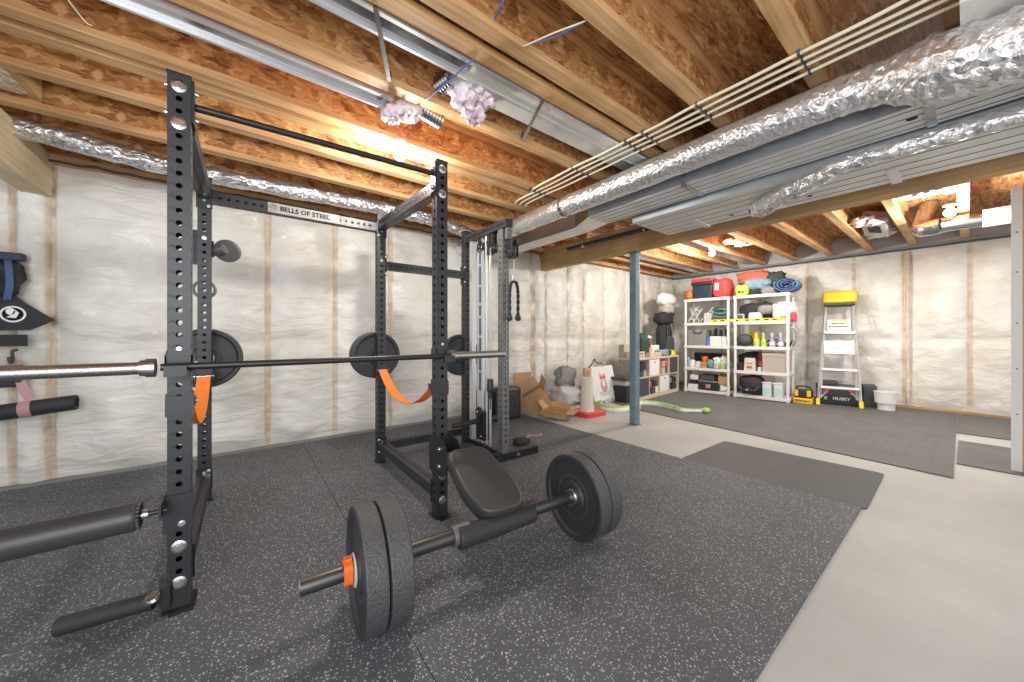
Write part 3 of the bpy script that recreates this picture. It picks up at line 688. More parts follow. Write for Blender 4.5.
# ------------------------------------------------------------------ power rack
XL, XR, YF, YR, W, H = -.222, 1.040, 2.144, 3.412, .076, 2.34
HOLES = [2.0145+.0545*j for j in range(-35, 6) if j not in (2, 5)]
rack = thing('power_rack', 'black steel four-post power rack with drilled uprights', 'power rack', (.41, 2.78, 0))
def bolts(lst, parent, r=.011, big=False):
    for p, d in lst:
        mb = MB()
        if big: mb.lathe(p, d, [(0, .027), (.004, .027), (.007, .018), (.007, .012), (.012, .011), (.012, 0)], 18, M['chrome'])
        else: bolt(mb, p, d, r, M['chrome'])
        mb.build('bolt', parent=parent)
def numbers(mb, x, yf):
    for k in range(36):
        z = 2.0145-.0545*k
        cu = bpy.data.curves.new('n', 'FONT'); cu.body = str(42-k); cu.size = .022; cu.extrude = .0004; cu.resolution_u = 1; cu.align_x = 'CENTER'; cu.align_y = 'CENTER'
        tt = bpy.data.objects.new('tmp', cu); col.objects.link(tt)
        me = bpy.data.meshes.new_from_object(tt.evaluated_get(bpy.context.evaluated_depsgraph_get())); bpy.data.objects.remove(tt)
        F = frame((x-.0250, yf-.0006, z+.004), (1, 0, 0), (0, 0, 1)); mb.add([F @ v.co for v in me.vertices], [list(p.vertices) for p in me.polygons], M['ink'])
def upright(x, y, parent, top=H, m='steel', h=None, name='upright', num=False):
    mb = MB()
    if num: numbers(mb, x, y-W/2)
    square_tube(mb, (x, y, 0), (x, y, top), W, (0, -1, 0), [q for q in HOLES if q < top-.04], [q for q in HOLES if q < top-.04], .0118, M[m])
    mb.bb((x-W/2-.003, y-W/2-.003, top-.002), (x+W/2+.003, y+W/2+.003, top+.006), M['plate_black'])
    return mb.build(name, parent=parent)
for x, y in ((XL, YF), (XR, YF), (XL, YR), (XR, YR)):
    u = upright(x, y, rack, num=True)
    if y == YF:
        bolts([((x, y-W/2, z), (0, -1, 0)) for z in (.112, .27, 2.1235, 2.287)], u, big=True)
    else:
        bolts([((x, y-W/2, z), (0, -1, 0)) for z in (.10, .20, H-.07, H-.17, 1.9)], u)
    mb = MB(); mb.bb((x-.055, y-.06, 0), (x+.055, y+.06, .006), M['plate_black'])
    mb.bb((x-.03, y-.085, 0), (x+.05, y-.055, .006), M['plate_black'])
    mb.build('foot_plate', parent=rack)
# side members and cross members
def member(p0, p1, side, name='cross_member', par=rack, w=W, h=W, m='steel', pitch=.0508):
    L = (Vector(p1)-Vector(p0)).length; hs = [.05+pitch*i for i in range(int((L-.08)/pitch)+1)]
    mb = MB(); square_tube(mb, p0, p1, w, side, hs, hs, .0105, M[m], h); return mb.build(name, parent=par)
for x in (XL, XR):
    member((x, YF+W/2, H-.16), (x, YR-W/2, H-.11), (1, 0, 0), 'side_beam')
    member((x, YF+W/2, .155), (x, YR-W/2, .155), (1, 0, 0), 'side_beam')
    for y, s in ((YF+W/2, 1), (YR-W/2, -1)):
        for z in (.155, H-.15):
            mb = MB(); mb.bb((x-.045, y, z-.075), (x+.045, y+s*.006, z+.075), M['plate_black']); jp = mb.build('joining_plate', parent=rack)
            bolts([((x+.045*(-1 if x > 0 else 1)*.55, y+s*.006, z+dz), (0, s, 0)) for dz in (-.055, .055)], jp, .009)
member((XL+W/2, YR, 2.21), (XR-W/2, YR, 2.21), (0, -1, 0), 'cross_member')
# name plate on the rear cross member; its grey takes in reflected light
mb = MB(); mb.box((.415, YR-W/2-.004, 2.21), (.52, .006, .078), M['plate_grey'], bev=.002); npl = mb.build('name_plate', parent=rack)
text_mesh('lettering', 'BELLS OF STEEL', .052, M['inkblack'], frame((.415, YR-W/2-.0085, 2.21), (1, 0, 0), (0, 0, 1)), npl, bold=.0012)
for x in (.195, .635): MB().lathe((x, YR-W/2-.006, 2.21), (0, -1, 0), [(0, .032), (.004, .032), (.005, .014), (.010, .013), (.010, 0)], 16, M['chrome']).build('emblem_disc', parent=npl)
# pull-up bar
t = MB().cyl((XL+W/2, YF+.01, H-.105), (XR-W/2, YF+.01, H-.075), .0165, n=18, m=M['plate_black']).build('pull_up_bar', parent=rack)
for x, s in ((XL+W/2, 1), (XR-W/2, -1)):
    mb = MB(); mb.bb((x, YF-.036, H-.20), (x+s*.012, YF+.036, H-.01), M['plate_black']); fl_ = mb.build('bar_flange', parent=rack)
    bolts([((x+s*.012, YF+.012, H+dz), (s, 0, 0)) for dz in (-.045, -.165)], fl_, .012)
    bolts([((x-s*W, YF, H+dz), (-s, 0, 0)) for dz in (-.045, -.165)], rack)
# J-cups
BZ = 1.062; BY = YF-.105
for x in (XL, XR):
    j = MB(); j.bb((x-W/2-.007, YF-W/2-.007, BZ-.025), (x+W/2+.007, YF-W/2, BZ+.045), M['steel'])
    for s in (-1, 1): j.bb((x+s*(W/2+.001), YF-W/2-.007, BZ-.025), (x+s*(W/2+.007), YF+W/2, BZ+.045), M['steel'])
    j.bb((x-.035, BY-.045, BZ-.038), (x+.035, YF-W/2, BZ-.017), M['steel']); j.bb((x-.035, BY-.042, BZ-.038), (x+.035, BY-.030, BZ+.006), M['steel'])
    j = j.build('j_cup', parent=rack)
    mb = MB(); bolt(mb, (x+W/2+.007, YF, BZ+.01), (1, 0, 0), .009, M['chrome']); mb.lathe((x, YF-W/2-.0, BZ+.075), (0, -1, 0), [(0, .010), (.004, .009), (.004, 0)], 12, M['chrome']); mb.build('pin', parent=j)

# orange safety straps
for x, w in ((XL, 'hanging on the left side of the rack'), (XR, 'hanging on the right side of the rack')):
    zf, zr = (.89, .90) if x < 0 else (.85, .87)
    s = thing('safety_strap', 'orange webbing safety strap '+w, 'safety strap', (x, 2.78, zf), 0, 'safety straps of the rack')
    yo, yi = YF+W/2+.035, YR-W/2-.03
    P = [Vector((x, yo, zf)).lerp(Vector((x, yi, zr)), i/20)-Vector((0, 0, .20*(1-abs(2*i/20-1.0)**2.2))) for i in range(21)]
    MB().ribbon(P, .075, .006, (1, 0, 0), M['orange']).build('webbing', parent=s)
    for y, z, sg in ((YF, zf, 1), (YR, zr, -1)):
        b = MB(); b.bb((x-W/2-.006, y-W/2-.006, z-.04), (x+W/2+.006, y-W/2-.0005, z+.04), M['steel']); b.bb((x-W/2-.006, y+W/2+.0005, z-.05), (x+W/2+.006, y+W/2+.006, z+.05), M['steel'])
        for q in (-1, 1): b.bb((x+q*(W/2+.0005), y-W/2, z-.05), (x+q*(W/2+.006), y+W/2, z+.05), M['steel'])
        b.cyl((x-.055, y+sg*(W/2+.03), z), (x+.055, y+sg*(W/2+.03), z), .009, n=12, m=M['chrome'])
        for q in (-1, 1): b.bb((x+q*.042, y+sg*W/2, z-.02), (x+q*.047, y+sg*(W/2+.045), z+.02), M['steel'])
        b.build('bracket', parent=s)

# ------------------------------------------------------------------ barbell on the rack
b = thing('barbell', 'silver sleeved olympic barbell resting across the rack', 'barbell', (.39, BY, BZ))
MB().cyl((-.27, BY, BZ), (1.045, BY, BZ), .0155, n=20, m=M['shaft']).build('shaft', parent=b)
for s, x0 in ((-1, -.285), (1, 1.055)):
    mb = MB(); mb.lathe((x0, BY, BZ), (s, 0, 0), [(0, 0), (0, .038), (.028, .038), (.028, .033), (.045, .033), (.045, .025)], 28, M['silver']); mb.build('collar', parent=b)
    mb = MB(); pr = [(.045, .025)]
    for i in range(62): z = .05+i*.0062; pr += [(z, .0252), (z+.0040, .0248)]
    pr += [(.438, .025), (.442, .022), (.442, 0)]
    mb.lathe((x0, BY, BZ), (s, 0, 0), pr, 28, M['silver']); mb.build('sleeve', parent=b)

# ------------------------------------------------------------------ bumper plates
def plate_mesh(mb, r=.242, t=.075, m=None, tread=None, hub=None):
    """disc centred on origin, axis x, from x=0 to t"""
    g = tread or M['rubber_tread']; k = M['rubber']; hb = hub or M['chrome']
    prof = [(.012, .026, hb), (.010, .052, k), (.004, .054, k), (.004, .085, k), (.012, .090, k), (.016, .095, k), (.016, r-.042, k), (.010, r-.036, k), (.002, r-.030, k), (0, r-.010, k), (.004, r-.002, g), (.010, r, g),
            (t-.010, r, g), (t-.004, r-.002, k), (t, r-.010, k), (t-.002, r-.03, k), (t-.010, r-.036, k), (t-.016, r-.042, k), (t-.016, .095, k), (t-.012, .09, k), (t-.004, .085, k), (t-.004, .054, k), (t-.010, .052, hb), (t-.012, .026, hb), (.012, .026, hb)]
    mb.lathe((0, 0, 0), (1, 0, 0), prof, 56)
def plate_thing(label, loc, rotz, r=.242, t=.075, group=None, tread=None, txt='10 LB', hubm=None):
    th = thing('bumper_plate', label, 'weight plate', loc, rotz, group)
    F = mw(th)
    mb = MB(); plate_mesh(mb, r, t, tread=tread); mb.v = [F @ v for v in mb.v]; mb.build('disc', parent=th)
    mb = MB()
    mb.lathe((0, 0, 0), (1, 0, 0), [(.0, .0255), (.0, .05), (.006, .052), (t-.006, .052), (t, .05), (t, .0255), (0, .0255)], 30, hubm or M['chrome']); mb.v = [F @ v for v in mb.v]; mb.build('steel_hub', parent=th)
    for sg, xf in ((-1, .0155), (1, t-.0155)):
        mbr = MB(); rr = (r-.042+.095)/2
        ri = [(xf, rr-.030), (xf+sg*.0012, rr-.029), (xf+sg*.0012, rr-.026), (xf, rr-.025)]
        mbr.lathe((0, 0, 0), (1, 0, 0), ri, 40, M['dark']); mbr.v = [F @ v for v in mbr.v]; mbr.build('moulded_ring', parent=th)
    return th
ang = math.atan2(-.10, 1.25)
ax = Vector((math.cos(ang), math.sin(ang), 0)); P0 = Vector((.36, 1.52, .242))
def on_bar(d): return P0+ax*d
lp = plate_thing('outer black bumper plate beside the orange collar', on_bar(0), ang, t=.085, group=None, hubm=M['lgrey'])
plate_thing('inner black bumper plate at the near end of the floor bar', on_bar(.088), ang, t=.09)
plate_thing('inner black bumper plate at the far end of the floor bar', on_bar(1.175), ang, t=.086)
plate_thing('outer black bumper plate at the far end of the floor bar', on_bar(1.264), ang, t=.086)
fb = thing('loaded_bar', 'thick dull steel bar loaded with bumper plates on the floor', 'barbell', tuple(on_bar(.6)))
MB().cyl(on_bar(-.19), on_bar(.17), .031, n=24, m=M['fat_bar']).build('sleeve', parent=fb)
MB().cyl(on_bar(.17), on_bar(1.175), .033, n=24, m=M['fat_bar']).build('tube', parent=fb)
MB().cyl(on_bar(1.19), on_bar(1.45), .0245, n=24, m=M['fat_bar']).build('sleeve', parent=fb)
mb = MB(); mb.lathe(on_bar(-.1905), -ax, [(0, .031), (.003, .028), (.003, 0)], 24, M['silver']); mb.build('end_cap', parent=fb)
mb = MB(); mb.lathe(on_bar(1.155), ax, [(0, .027), (0, .044), (.02, .044)], 24, M['silver']); mb.build('inner_collar', parent=fb)
cl = thing('clamp_collar', 'orange plastic clamp collar on the near end of the floor bar', 'collar', tuple(on_bar(-.02)))
mb = MB(); x_, y_, d_ = axis_frame(ax)
Fc = frame(tuple(on_bar(-.042)), (-ax.y, ax.x, 0), (0, 0, 1))
mb.prism(rounded([(-.036, -.046), (.036, -.046), (.036, .046), (-.036, .046)], .030), 0, .032, M['orange_pl'], Fc); mb.build('body', parent=cl)
mb = MB(); mb.prism(rounded([(-.014, .045), (.016, .045), (.016, .058), (-.014, .058)], .005), .004, .03, M['orange_pl'], Fc); mb.build('lever', parent=cl)
mb = MB(); mb.lathe(on_bar(-.006), ax, [(0, .026), (0, .060), (.004, .064), (.006, .064)], 32, M['lgrey']); mb.build('washer_ring', parent=cl)
# barbell pad
pad = thing('barbell_pad', 'black foam pad wrapped round the middle of the floor bar', 'bar pad', tuple(on_bar(.6)))
off = Vector((ax.y, -ax.x, 0))*.020+Vector((0, 0, -.006))
a0 = on_bar(.445)+off; 
mb = MB(); mb.lathe(a0, ax, [(0, .032, M['foam']), (0, .048, M['foam']), (.012, .052, M['foam']), (.43, .045, M['foam']), (.442, .040, M['foam']), (.442, .03, M['foam'])], 32); mb.build('foam_sleeve', parent=pad)
mb = MB(); mb.lathe(on_bar(.425), ax, [(0, .030), (0, .048), (.085, .050), (.085, .030)], 28, M['steel_grey']); mb.build('metal_clip', parent=pad)

# ------------------------------------------------------------------ rack mounted seat
st = thing('rack_seat', 'black vinyl wedge shaped seat pad tilted down from the right rack post', 'bench seat', (1.12, 1.75, 0))
A0 = Vector((1.085, 1.90, .480)); A1 = Vector((1.065, 1.46, .305)); 
u = (A1-A0).normalized(); Ls = (A1-A0).length; sx = Vector((1, -.12, 0)).normalized(); nz = sx.cross(u).normalized()
if nz.z < 0: nz = -nz
poly = rounded([(-.125, 0), (.125, 0), (.155, Ls*.72), (.12, Ls+.03), (-.12, Ls+.03), (-.155, Ls*.72)], .075, 8)
Fp = Matrix(((sx.x, u.x, nz.x, A0.x), (sx.y, u.y, nz.y, A0.y), (sx.z, u.z, nz.z, A0.z), (0, 0, 0, 1)))
def inset(poly, k): 
    c = Vector((sum(p[0] for p in poly)/len(poly), sum(p[1] for p in poly)/len(poly)))
    return [tuple(c+(Vector(p)-c)*(1-k)) for p in poly]
mb = MB(); n = len(poly); rings = []
for k, z in ((.05, -.050), (.0, -.045), (-.0, .012), (.006, .019), (.02, .025), (.045, .029), (.09, .031)):
    rings.append([Fp @ Vector((p[0], p[1], z)) for p in inset(poly, k)])
allv = [v for r_ in rings for v in r_]
mb.add(allv, [[k*n+i, k*n+(i+1) % n, (k+1)*n+(i+1) % n, (k+1)*n+i] for k in range(6) for i in range(n)], M['vinyl'], True)
mb.add(rings[-1], [list(range(n))], M['vinyl'], False); mb.add(rings[0], [list(range(n))[::-1]], M['blackp'])
mb.build('cushion', parent=st)
mb = MB(); q0 = A0.lerp(A1, .08)-nz*.076; q1 = A0.lerp(A1, .85)-nz*.076
square_tube(mb, q0, q1, .05, sx, m=M['steel']); mb.bb((1.06, 1.58, .18), (1.12, 1.64, .30), M['steel']); mb.build('support_arm', parent=st)
mb = MB(); mb.bb((.85, 1.585, .15), (1.42, 1.635, .185), M['steel']); mb.build('base_frame', parent=st)
mb = MB()
for x in (XR-W/2-.012, XR+W/2+.006):
    mb.prism([(2.20, .30), (2.20, .53), (2.13, .545), (1.99, .53), (1.955, .49), (1.955, .33), (2.02, .30)], x, x+.006, M['plate_black'], Matrix(((0, 0, 1, 0), (1, 0, 0, 0), (0, 1, 0, 0), (0, 0, 0, 1))))
mb.bb((XR-W/2-.012, 2.08, .31), (XR+W/2+.012, 2.098, .53), M['plate_black']); mb.bb((XR-.05, 1.90, .40), (XR+.11, 1.96, .47), M['steel'])
for z in (.36, .47): bolt(mb, (XR-.05, 2.05, z), (-1, 0, 0), .012, M['chrome'])
bolt(mb, (XR+.0, 2.08, .47), (0, -1, 0), .012, M['chrome']); mb.build('mounting_bracket', parent=st)

# ------------------------------------------------------------------ left side attachments
rl = thing('padded_roller', 'black padded roller jutting left from the left rack post', 'roller pad', (-.45, 2.03, .47))
RY = 2.035
mb = MB(); mb.lathe((-.333, RY, .468), (-1, 0, 0), [(0, .02), (0, .046), (.006, .053), (.014, .055), (.60, .055), (.612, .045), (.612, 0)], 32, M['vinyl']); mb.build('pad', parent=rl)
mb = MB()
for i in range(18): a = 2*pi*i/18; mb.box((-.331, RY+.045*math.cos(a), .468+.045*math.sin(a)), (.012, .012, .012), M['vinyl'], bev=.003)
mb.build('gathered_end', parent=rl)
mb = MB(); mb.cyl((-.36, RY, .468), (-.25, RY, .468), .010, n=14, m=M['plate_black']); mb.lathe((-.325, RY, .468), (1, 0, 0), [(0, .018), (.02, .018), (.02, .011)], 14, M['chrome']); mb.build('axle', parent=rl)
mb = MB(); mb.bb((XL-W/2-.012, YF-W/2-.013, .345), (XL+W/2+.006, YF-W/2-.006, .50), M['steel']); mb.bb((XL-W/2-.012, YF-W/2-.012, .345), (XL-W/2-.005, YF+W/2, .50), M['steel']); mb.bb((XL-W/2-.012, RY-.03, .44), (XL-W/2-.005, YF-W/2, .50), M['steel'])
bolt(mb, (XL+.01, YF-W/2-.013, .375), (0, -1, 0), .010, M['chrome']); mb.build('bracket', parent=rl)
fb2 = thing('foam_foot_bar', 'short black foam covered bar on the floor at the left rack post', 'foot bar', (-.45, 2.2, .045))
e0, e1 = Vector((-.30, 2.12, .062)), Vector((-.60, 2.19, .045))
mb = MB(); dd = (e1-e0).normalized(); mb.lathe(e0, dd, [(0, .02), (0, .034), (.285, .034), (.29, .028), (.29, .012), (.25, .012)], 24, M['foam']); mb.build('foam_cover', parent=fb2)
mb = MB(); mb.cyl(e0-dd*.06, e0+dd*.02, .018, n=14, m=M['steel']); mb.box((-.268, 2.118, .075), (.03, .07, .11), M['steel'], bev=.004, rot=.2); bolt(mb, (-.30, 2.07, .10), (-.3, -.6, .9), .02, M['chrome']); mb.build('hinge_bracket', parent=fb2)

# weights stored on the back posts
def peg(x, z, label, n, far=.0, tread=None):
    p = thing('plate_storage_peg', label, 'storage peg', (x, YR+W/2, z))
    MB().cyl((x, YR+W/2, z), (x, YR+W/2+.26, z), .0245, n=20, m=M['steel']).build('post', parent=p)
    MB().bb((x-.045, YR+W/2, z-.06), (x+.045, YR+W/2+.008, z+.06), M['steel']).build('back_plate', parent=p)
peg(XL, 1.02, 'plate peg behind the left rear rack post', 2); peg(XR, 1.0, 'plate peg behind the right rear rack post', 2)
crumb = pbsdf('crumb rubber', (.05, .052, .053), .6, bump=.8, bscale=130, vary=.7, vscale=140)
plate_thing('crumb rubber bumper plate stored behind the left rear post', (XL, YR+.10, 1.02), pi/2, .225, .05, tread=crumb)
plate_thing('second bumper plate stored behind the left rear post', (XL, YR+.155, 1.02), pi/2, .225, .05)
plate_thing('bumper plate stored behind the right rear rack post', (XR, YR+.10, 1.0), pi/2, .225, .05)
peg(1.975, .97, 'plate peg behind the rear upright of the cable tower', 1)
plate_thing('crumb rubber bumper plate stored behind the cable tower upright', (1.975, YR+.10, .97), pi/2, .235, .06, tread=crumb)
plate_thing('rear bumper plate of the pair behind the right rear post', (XR-.01, YR+.155, 1.0), pi/2, .225, .06)
# handle attachments high on the left rear post
hd = thing('dip_handle', 'black round-ended handle attachment on the left rear rack post', 'handle', (XL, 3.4, 1.84))
mb = MB(); mb.cyl((XL+.03, YR+.05, 1.82), (XL+.115, YR-.0, 1.845), .036, n=20, m=M['steel_grey']); mb.build('tube', parent=hd)
mb = MB(); mb.lathe((XL+.125, YR+.06, 1.84), (.25, -1, 0), [(0, 0), (0, .082), (.018, .086), (.02, .07), (.02, 0)], 32, M['blackp']); mb.build('end_disc', parent=hd)
mb = MB(); mb.bb((XL-.085, YR+.045, 1.72), (XL-.01, YR+.09, 1.97), M['navy']); mb.bb((XL-.04, YR+W/2, 1.78), (XL+.05, YR+W/2+.012, 1.90), M['steel']); mb.build('mount', parent=hd)
mb = MB()
rg = [(XL-.005+.062*math.cos(2*pi*i/24), YR+.05, 1.535+.062*math.sin(2*pi*i/24)) for i in range(25)]
mb.tube(rg, .010, 8, M['steel_grey']); mb.build('hanging_ring', tags=('grey steel ring hanging behind the left rear rack post', 'ring'))
# ------------------------------------------------------------------ cable tower
TX, TY5, TY6 = 1.975, 3.412, 2.705
tw = thing('cable_tower', 'cable pulley tower with grey drilled upright joined to the rack', 'cable machine', (TX, 3.1, 0))
upright(TX, TY5, tw); 
mb = MB(); hh = [q for q in HOLES if q < 2.16]
square_tube(mb, (TX, TY6, .076), (TX, TY6, 2.20), W, (0, -1, 0), [q-.05 for q in hh if q > .12], [q-.05 for q in hh if q > .12], .0118, M['steel_grey']); o = mb.build('upright', parent=tw); o['label'] = 'lighter grey drilled upright'
member((XR+W/2, YR, 1.86), (TX-W/2, YR, 1.86), (0, -1, 0), 'cross_member', tw)
member((XR+W/2, YR, .14), (TX-W/2, YR, .14), (0, -1, 0), 'cross_member', tw)
for x in (XR+W/2, TX-W/2-.006):
    mb = MB(); mb.bb((x, YR-.05, 1.76), (x+.006, YR+.05, 1.96), M['plate_black']); bolt(mb, (x+.003, YR-.05, 1.94), (0, -1, 0), .011, M['chrome']); bolt(mb, (x+.003, YR-.05, 1.78), (0, -1, 0), .011, M['chrome']); mb.build('joining_plate', parent=tw)
member((TX, TY5-W/2, 2.245), (TX, 2.61, 2.245), (1, 0, 0), 'top_beam', tw)
mb = MB(); square_tube(mb, (TX-.10, 2.705, .038), (TX+.40, 2.695, .038), .07, (0, -1, 0), [.08, .16, .24, .32, .40, .48], [.08, .16, .24, .32, .40, .48], .011, M['plate_black'])
bolt(mb, (TX+.15, 2.664, .038), (0, -1, 0), .011, M['chrome']); mb.build('foot_bar', parent=tw)
mb = MB(); square_tube(mb, (TX, TY5-W/2, .05), (TX, TY6+.04, .05), .05, (1, 0, 0), m=M['plate_black']); mb.build('base_rail', parent=tw)
MB().bb((TX-.03, 3.235, .08), (TX+.02, 3.285, 2.205), M['alu']).build('guide_rail', parent=tw)
mb = MB(); mb.bb((TX-.012, 3.06, .08), (TX+.012, 3.15, 2.205), M['alu']); gr = mb.build('guide_rail', parent=tw)
mb = MB()
z = .62
while z < 2.05:
    k = rnd.uniform(.10, .2); mb.bb((TX-.016, 3.085, z), (TX-.012, 3.115, z+k), M['bluetape']); z += k+.025
mb.build('blue_tape', parent=gr)
for y in (3.0, 2.93): MB().cyl((TX, y, .08), (TX, y, 2.205), .0125, n=14, m=M['alu']).build('guide_rod', parent=tw)
for p, q in (((TX-.03, 2.965, .5), (TX-.03, 2.965, 2.12)), ((TX-.03, 2.885, .75), (TX-.03, 2.885, 2.06)), ((TX+.01, 3.19, .3), (TX+.01, 3.19, 2.12))):
    MB().cyl(p, q, .004, n=8, m=M['lgrey']).build('steel_cable', parent=tw)
def pulley(y, z, r, x=TX, par=tw):
    mb = MB(); mb.lathe((x-.016, y, z), (1, 0, 0), [(0, 0), (0, r*.25), (.002, r*.25), (.004, r*.8), (0, r), (.005, r), (.016, r*.86), (.027, r), (.032, r), (.028, r*.8), (.03, r*.25), (.032, r*.25), (.032, 0)], 28, M['blackp'])
    p = mb.build('pulley', parent=par)
    mb = MB(); bolt(mb, (x-.017, y, z), (-1, 0, 0), .010, M['chrome']); mb.lathe((x-.0165, y, z), (-1, 0, 0), [(0, r*.62), (.002, r*.6), (.002, r*.5), (0, r*.48)], 24, M['chrome']); mb.build('axle_bolt', parent=p)
pulley(3.10, 2.115, .062); pulley(2.93, 2.145, .055); pulley(2.87, 2.06, .050); pulley(2.70, 2.06, .060, TX+.055); pulley(2.62, 1.985, .062, TX+.03)
for y, z0, z1 in ((3.10, 2.09, 2.21), (2.93, 2.0, 2.21), (2.87, 2.02, 2.21)):
    mb = MB()
    for s in (-1, 1): mb.bb((TX+s*.024-.003, y-.022, z0), (TX+s*.024+.003, y+.022, z1), M['plate_black'])
    mb.build('pulley_bracket', parent=tw)
mb = MB(); mb.bb((TX-.02, 2.615, 2.10), (TX+.03, 2.65, 2.21), M['steel_grey']); mb.build('swivel_mount', parent=tw)
mb = MB(); mb.box((TX+.008, 2.63, 2.01), (.006, .10, .15), M['plate_black'], bev=.002); mb.box((TX+.085, 2.66, 2.02), (.006, .15, .17), M['plate_black'], bev=.002); mb.build('pulley_bracket', parent=tw)
# carriage with loading pegs
mb = MB(); mb.bb((TX-.045, 2.99, .12), (TX+.03, 3.13, .42), M['plate_black'], .006); mb.lathe((TX-.046, 3.06, .40), (-1, 0, 0), [(0, .06), (.015, .06), (.02, .05), (.02, 0)], 24, M['plate_black']); bolt(mb, (TX-.068, 3.06, .41), (-1, 0, 0), .011, M['chrome']); bolt(mb, (TX-.048, 3.03, .16), (-1, 0, 0), .010, M['chrome']); c = mb.build('weight_carriage', parent=tw)
MB().cyl((TX-.05, 3.07, .315), (TX-.35, 3.07, .305), .026, n=18, m=M['blackp']).build('loading_peg', parent=tw)
MB().cyl((TX+.03, 3.07, .315), (TX+.30, 3.07, .31), .026, n=18, m=M['blackp']).build('loading_peg', parent=tw)
mb = MB(); mb.lathe((TX-.03, 2.885, .76), (0, 0, -1), [(0, 0), (0, .03), (.1, .036), (.13, .03), (.14, .012), (.19, .014), (.2, .006), (.30, .006)], 16, M['blackp']); mb.build('cable_stop', parent=tw)
# triceps rope
RX, RYp = TX+.045, 2.60
rp = thing('rope_handle', 'black braided rope hanging from the cable tower pulley', 'rope attachment', (RX, RYp, 1.70))
mb = MB()
for s in (-1, 1):
    pts = bez([(RX, RYp, 1.70), (RX+s*.03, RYp, 1.685), (RX+s*.048, RYp, 1.60), (RX+s*.05, RYp, 1.37)], 14)
    for k in range(2):
        hp = [p+Vector((.008*math.cos(i*.9+k*pi), .008*math.sin(i*.9+k*pi), 0)) for i, p in enumerate(pts)]
        mb.tube(hp, .0095, 7, M['black'])
mb.build('braided_rope', parent=rp)
for s in (-1, 1): MB().lathe((RX+s*.05, RYp, 1.385), (0, 0, -1), [(0, .012), (.004, .024), (.03, .030), (.05, .024), (.06, 0)], 18, M['blackp']).build('rubber_end', parent=rp)
mb = MB(); mb.tube([(RX+.014*math.cos(a*pi/8), RYp, 1.735+.032*math.sin(a*pi/8)) for a in range(17)], .004, 7, M['chrome']); mb.tube([(RX, RYp, 1.77), (RX, RYp, 1.95)], .0035, 6, M['chrome']); mb.lathe((RX, RYp, 1.95), (0, 0, -1), [(0, 0), (.0, .02), (.03, .022), (.04, 0)], 12, M['blackp']); mb.build('carabiner', parent=rp)
mb = MB(); mb.blob((2.42, 2.98, 0), (.20, .15, .07), M['black'], 4, .15, .8); mb.build('ankle_strap', tags=('small black strap bundle on the floor behind the cable tower', 'strap'))
mb = MB(); mb.ribbon(bez([(2.62, 3.12, .004), (2.70, 3.17, .006), (2.78, 3.10, .004), (2.86, 3.14, .006)], 5), .035, .004, (.2, 1, 0), M['rose']); mb.build('resistance_band', tags=('reddish rubber band lying on black flooring near the cable tower', 'band'))

# ------------------------------------------------------------------ along the left wall
def boxy(name, label, cat, a, b, m, bev=.01, grp=None):
    mb = MB(); mb.bb(a, b, M[m] if isinstance(m, str) else m, bev); o = mb.build(name, tags=(label, cat, grp)); return o
t = thing('black_case', 'square black case with a round emblem beside cardboard boxes', 'case', (2.98, 4.05, 0))
MB().bb((2.74, 3.93, 0), (3.20, 4.15, .46), M['blackp'], .045).build('shell', parent=t)
mb = MB()
for r0 in (.13, .10, .055): mb.lathe((2.97, 3.9295, .23), (0, -1, 0), [(0, r0), (.003, r0-.004), (.003, r0-.010), (0, r0-.014)], 32, M['ink'])
mb.build('round_emblem', parent=t)
MB().bb((3.195, 3.99, .10), (3.21, 4.09, .33), M['white']).build('side_sticker', parent=t)
t = thing('black_case', 'black rounded case standing behind the cable tower', 'case', (2.50, 4.05, 0))
MB().bb((2.36, 3.95, 0), (2.68, 4.15, .45), M['blackp'], .07).build('shell', parent=t)
MB().tube(bez([(2.46, 4.05, .445), (2.47, 4.05, .48), (2.57, 4.05, .48), (2.58, 4.05, .445)], 6), .010, 8, M['black']).build('carry_handle', parent=t)
